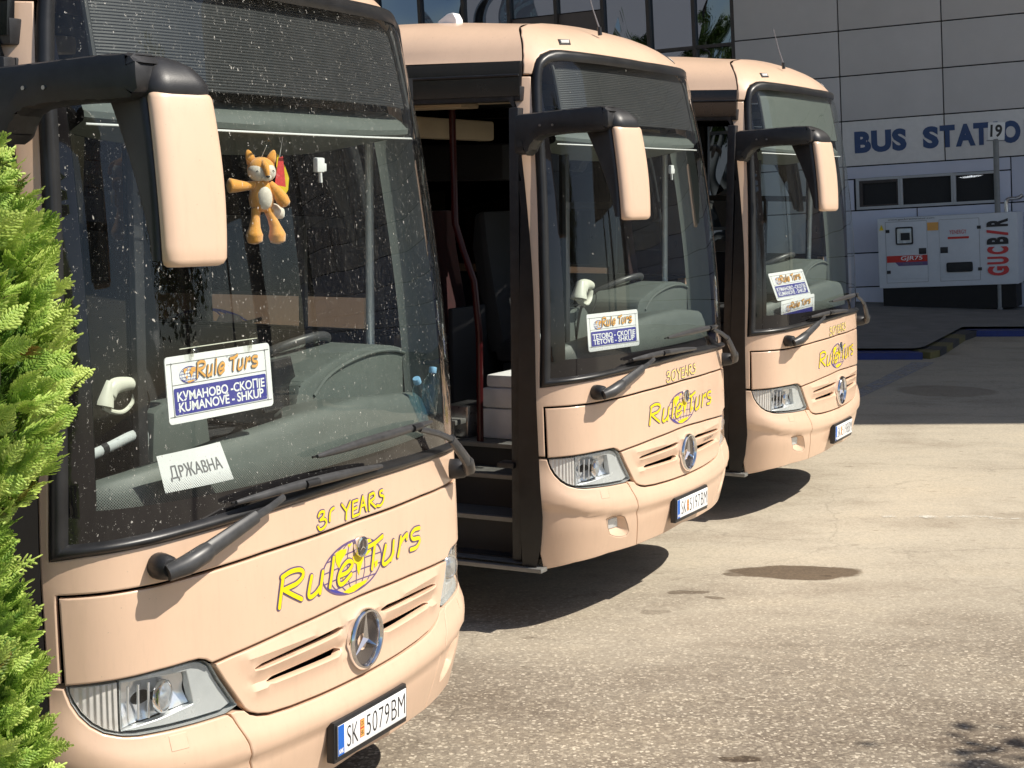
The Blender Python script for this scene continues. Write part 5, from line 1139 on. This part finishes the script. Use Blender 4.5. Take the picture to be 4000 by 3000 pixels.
bm.build('generator_lettering', None, G, smooth=0)
bm = MB(); pp = [bpt(2.52, 1.64, -.45), bpt(2.52, 1.80, -.45), bpt(2.56, 1.86, -.45), bpt(2.72, 1.87, -.45), bpt(2.80, 1.92, -.45)]; X = (Matrix.Translation(bpt(0, 0)) @ BR.to_4x4()).inverted()
bm.tube([X @ p for p in cr([tuple(p) for p in pp], 6) for p in [Vector(p)]], .035, M_['satin'], 14); bm.build('exhaust_pipe', None, G)
# ------------------------------------------------------------------ numbered bay post
Pp = Vector((8.47, 28.78, 0)); bpst = thing('bay_post', 'grey pole carrying the small white number 19 board in front of the station', 'sign', Pp); upv = BR @ Vector((0, 0, 1))
galv = simple('galvanised_pole', (.23, .235, .24), .5, var=.15); bm = MB(); bm.cyl((0, 0, 0), upv * 3.05, .048, galv, 20); bm.box((-.12, -.12, 0), (.12, .12, .012), galv); bm.build('pole', None, bpst)
bm = MB(); X = Matrix.Translation(upv * 3.05) @ Matrix.Rotation(rad(-14), 4, 'Z'); bm.box((-.135, -.03, -.02), (.145, .03, .285), M_['white'], X, bev=.012); bm.box((-.15, -.034, -.035), (.15, .034, -.022), galv, X); bo = bm.build('number_board', None, bpst)
bm = MB(); nb = lambda a, b, f: [X @ Vector((p, -.0315, q)) for p, q in zip(a, b)]; put_text(bm, '19', -.095, .10, .03, .245, nb, M_['ink'], .03); bm.build('board_number', None, bo, smooth=0)
# ------------------------------------------------------------------ thuja bush at the left edge
def leaf_mat(name, k=1.0):
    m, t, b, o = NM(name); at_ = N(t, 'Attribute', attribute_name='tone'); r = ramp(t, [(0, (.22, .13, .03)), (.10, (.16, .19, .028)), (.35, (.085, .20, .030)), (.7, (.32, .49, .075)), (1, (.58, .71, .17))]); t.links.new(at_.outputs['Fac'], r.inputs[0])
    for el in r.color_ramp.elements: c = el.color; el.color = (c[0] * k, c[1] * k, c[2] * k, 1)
    t.links.new(r.outputs[0], b.inputs['Base Color']); b.inputs['Roughness'].default_value = .5; b.inputs['Specular IOR Level'].default_value = .35
    tr = N(t, 'BsdfTranslucent'); t.links.new(r.outputs[0], tr.inputs[0]); mx = N(t, 'MixShader'); mx.inputs[0].default_value = .28
    t.links.new(b.outputs[0], mx.inputs[1]); t.links.new(tr.outputs[0], mx.inputs[2]); t.links.new(mx.outputs[0], o.inputs[0]); return m
LEAF = leaf_mat('thuja_foliage')
def finger(V, F, T, p, d, n, l, w_, tone):
    s_ = d.cross(n).normalized(); b = len(V); q = p + d * l * .35; r = p + d * l * .82
    V += [p - s_ * w_ * .34, q - s_ * w_ * .5, r - s_ * w_ * .44, p + d * l, r + s_ * w_ * .44, q + s_ * w_ * .5, p + s_ * w_ * .34, p + d * l * .5 + n * w_ * .34]
    F += [(b + i, b + 7, b + i + 1) for i in range(6)]; T += [tone] * 6
def frond(V, F, T, p, d, n, l, tone, rnd):
    """flat thuja spray: curved rachis, alternating branchlets with stubby fingers"""
    s_ = d.cross(n).normalized(); k = 8; q = p.copy(); dd = d.copy()
    for i in range(k):
        f = i / (k - 1); st = l / k; dd = (dd + n * rnd.uniform(-.07, .04) + Vector((0, 0, -.015))).normalized()
        finger(V, F, T, q, dd, n, st * 1.5, .0072, tone)
        for sg in (1, -1):
            bl = l * .46 * (1 - .72 * f) * rnd.uniform(.8, 1.15); bd = (dd * .72 + s_ * sg * .72 + n * rnd.uniform(-.12, .12)).normalized(); r = q + dd * st * (.5 if sg > 0 else 0)
            m_ = max(2, int(bl / .010)); 
            for j in range(m_):
                tt = tone + .22 * (j / m_) + rnd.uniform(-.06, .06)
                finger(V, F, T, r, bd, n, bl / m_ * 1.6, .0066, tt)
                if j < m_ - 1 and bl > .018:
                    e = .016 * (1 - .3 * j / m_)
                    finger(V, F, T, r, (bd * .7 + dd * .75).normalized(), n, e, .0062, tt + .05)
                    if j % 2 == 0: finger(V, F, T, r, (bd * .8 - dd * .35 + s_ * sg * .5).normalized(), n, e * .8, .006, tt)
                r = r + bd * bl / m_; bd = (bd + dd * .10).normalized()
        q = q + dd * st
    finger(V, F, T, q, dd, n, l / k * 1.6, .006, tone + .25)
BX, BY = -1.50, 3.72
RZ = [(-.1, .10), (.0, .22), (.2, .36), (.6, .41), (1.1, .415), (1.215, .400), (1.332, .415), (1.45, .375), (1.55, .352), (1.625, .390), (1.712, .455), (1.829, .480), (1.905, .520), (1.99, .490), (2.092, .470), (2.268, .450), (2.349, .415), (2.42, .36), (2.50, .30), (2.62, .18), (2.72, .05)]
def rz(z): return float(np.interp(z, [a for a, b in RZ], [b for a, b in RZ]))
bush = thing('thuja_bush', 'bright green conifer bush at the picture edge, in front of the nearest coach', 'bush', (BX, BY, 0))
bark = simple('thuja_bark', (.10, .06, .04), .9, var=.3, bump=.5, bscale=60.)
bm = MB(); bm.tube([(0, 0, 0), (.01, 0, .8), (0, .01, 1.7), (.0, 0, 2.55)], [.07, .055, .035, .01], bark, 12)
rnd = random.Random(3)
for i in range(90):
    z = .1 + 2.3 * rnd.random(); a = rnd.uniform(0, 6.283); r = rz(z + .18) * .86; bm.tube([(0, 0, z), (math.cos(a) * r * .5, math.sin(a) * r * .5, z + .10), (math.cos(a) * r, math.sin(a) * r, z + .22)], [.010, .007, .003], bark, 5)
bm.build('trunk', None, bush)
V, F, T = [], [], []
def cover(n, a0, a1, z0, z1, rlo, rhi, ln, lo, hi):
    for i in range(n):
        z = rnd.uniform(z0, z1); a = rnd.uniform(a0, a1); cl = noise.noise(Vector((math.cos(a) * 2.2, math.sin(a) * 2.2, z * 3.1))); cl2 = noise.noise(Vector((math.cos(a) * 7 + 9, math.sin(a) * 7, z * 9)))
        R_ = (rz(z) - .055) * rnd.uniform(rlo, rhi) + .035 * cl + .02 * cl2; o = Vector((math.cos(a), math.sin(a), 0)); p = Vector((o.x * R_, o.y * R_, z))
        d = (o * rnd.uniform(.5, 1.) + Vector((0, 0, rnd.uniform(.15, .95))) + Vector((-o.y, o.x, 0)) * rnd.uniform(-.75, .75)).normalized()
        sd = Vector((-o.y, o.x, 0)); n_ = (o * rnd.uniform(.35, 1.) + sd * rnd.uniform(-1, 1) * .8 + Vector((0, 0, rnd.uniform(-.3, .3)))); n_ = (n_ - d * n_.dot(d)).normalized()
        tone = rnd.uniform(lo, hi) + .22 * cl
        if rnd.random() < .035: tone = rnd.uniform(0, .12)
        frond(V, F, T, p, d, n_, ln * rnd.uniform(.75, 1.2), tone, rnd)
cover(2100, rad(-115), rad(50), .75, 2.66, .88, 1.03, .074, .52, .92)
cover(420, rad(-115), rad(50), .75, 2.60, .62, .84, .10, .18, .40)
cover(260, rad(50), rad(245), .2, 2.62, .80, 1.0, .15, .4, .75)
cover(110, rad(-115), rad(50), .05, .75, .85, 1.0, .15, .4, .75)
me = bpy.data.meshes.new('crown'); me.from_pydata([tuple(v) for v in V], [], F); me.materials.append(LEAF)
at_ = me.attributes.new('tone', 'FLOAT', 'FACE'); at_.data.foreach_set('value', np.clip(T, 0, 1).astype(np.float32)); me.update()
o = bpy.data.objects.new('crown', me); COL.objects.link(o); o.parent = bush
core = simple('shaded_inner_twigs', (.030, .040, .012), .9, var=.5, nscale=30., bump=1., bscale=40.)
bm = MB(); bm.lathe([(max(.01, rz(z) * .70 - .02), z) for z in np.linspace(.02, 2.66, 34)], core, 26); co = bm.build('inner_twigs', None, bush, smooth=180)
# ------------------------------------------------------------------ broadleaf trees (one throws the leafy shade at the lower right, others mirror in the glass wall)
LF2 = leaf_mat('broadleaf_foliage', .30)
def tree(name, label, loc, h, cr_r, nleaf, seed, ls=.16, cz=.68):
    rn = random.Random(seed); t = thing(name, label, 'tree', loc, None, 'trees around the station forecourt'); b = MB()
    b.tube([(0, 0, 0), (.05, .03, h * .25), (-.04, .05, h * .5), (0, 0, h * .8)], [.035 * h * .6, .028 * h * .6, .02 * h * .6, .008 * h * .6], bark, 12); tips = []
    for i in range(16):
        z = h * rn.uniform(.35, .72); a = rn.uniform(0, 6.283); e = Vector((math.cos(a) * cr_r * rn.uniform(.5, .9), math.sin(a) * cr_r * rn.uniform(.5, .9), z + h * rn.uniform(.08, .25))); b.tube([(0, 0, z), e * .5 + Vector((0, 0, z * .5 + .1)), e], [.03, .02, .008], bark, 6); tips.append(e)
    b.build('trunk', None, t); V, F, T = [], [], []
    for i in range(nleaf):
        if i % 26 == 0:
            while True:
                c = Vector((rn.uniform(-1, 1), rn.uniform(-1, 1), rn.uniform(-1, 1)))
                if .35 < c.length < 1: break
            c = Vector((c.x * cr_r, c.y * cr_r, h * cz + c.z * h * .30)); tn = rn.uniform(.2, .75)
        p = c + Vector((rn.gauss(0, 1), rn.gauss(0, 1), rn.gauss(0, .8))) * cr_r * .12
        d = Vector((rn.gauss(0, 1), rn.gauss(0, 1), rn.gauss(-.3, .7))).normalized(); n = d.cross(Vector((rn.gauss(0, 1), rn.gauss(0, 1), rn.gauss(0, 1)))).normalized(); s_ = d.cross(n); k = len(V); l = ls * rn.uniform(.7, 1.3)
        V += [p, p + d * l * .5 + s_ * l * .32, p + d * l, p + d * l * .5 - s_ * l * .32]; F.append((k, k + 1, k + 2, k + 3)); T.append(tn + rn.uniform(-.12, .12))
    me = bpy.data.meshes.new('crown'); me.from_pydata([tuple(v) for v in V], [], F); me.materials.append(LF2); a_ = me.attributes.new('tone', 'FLOAT', 'FACE'); a_.data.foreach_set('value', np.clip(T, 0, 1).astype(np.float32)); o = bpy.data.objects.new('crown', me); COL.objects.link(o); o.parent = t
tree('broadleaf_tree', 'leafy tree beyond the lower right edge whose shadow falls on the asphalt', (6.72, 4.98, 0), 6.2, 1.35, 5200, 5, .13)
for i, (x, y, h, r) in enumerate(((-19, 4, 9, 2.6), (-25, -1, 10, 3.0), (-20, -6, 8.5, 2.6), (-30, -8, 11, 3.2))): tree('broadleaf_tree', ('tall leafy tree left of the coaches', 'taller spreading tree far left of the coaches', 'rounded tree behind the camera to the left', 'tallest tree at the far left corner')[i], (x, y, 0), h, r, 5200, 20 + i, .34)
bl = thing('apartment_block', 'pale many-storeyed apartment block seen only mirrored in the glass wall', 'building', (-62, -30, 0), (0, 0, rad(35)))
pw = simple('pale_render', (.40, .40, .42), .8, var=.05); bm = MB(); bm.box((-16, -7, 0), (16, 7, 27), pw)
bm.build('wall', None, bl)
for fl in range(8):
    for k in range(9): bm = MB(); bm.box((-14.5 + k * 3.4, 7.002, 1.2 + fl * 3.2), (-12.9 + k * 3.4, 7.06, 2.9 + fl * 3.2), glassdark); bm.build('window', None, bl)
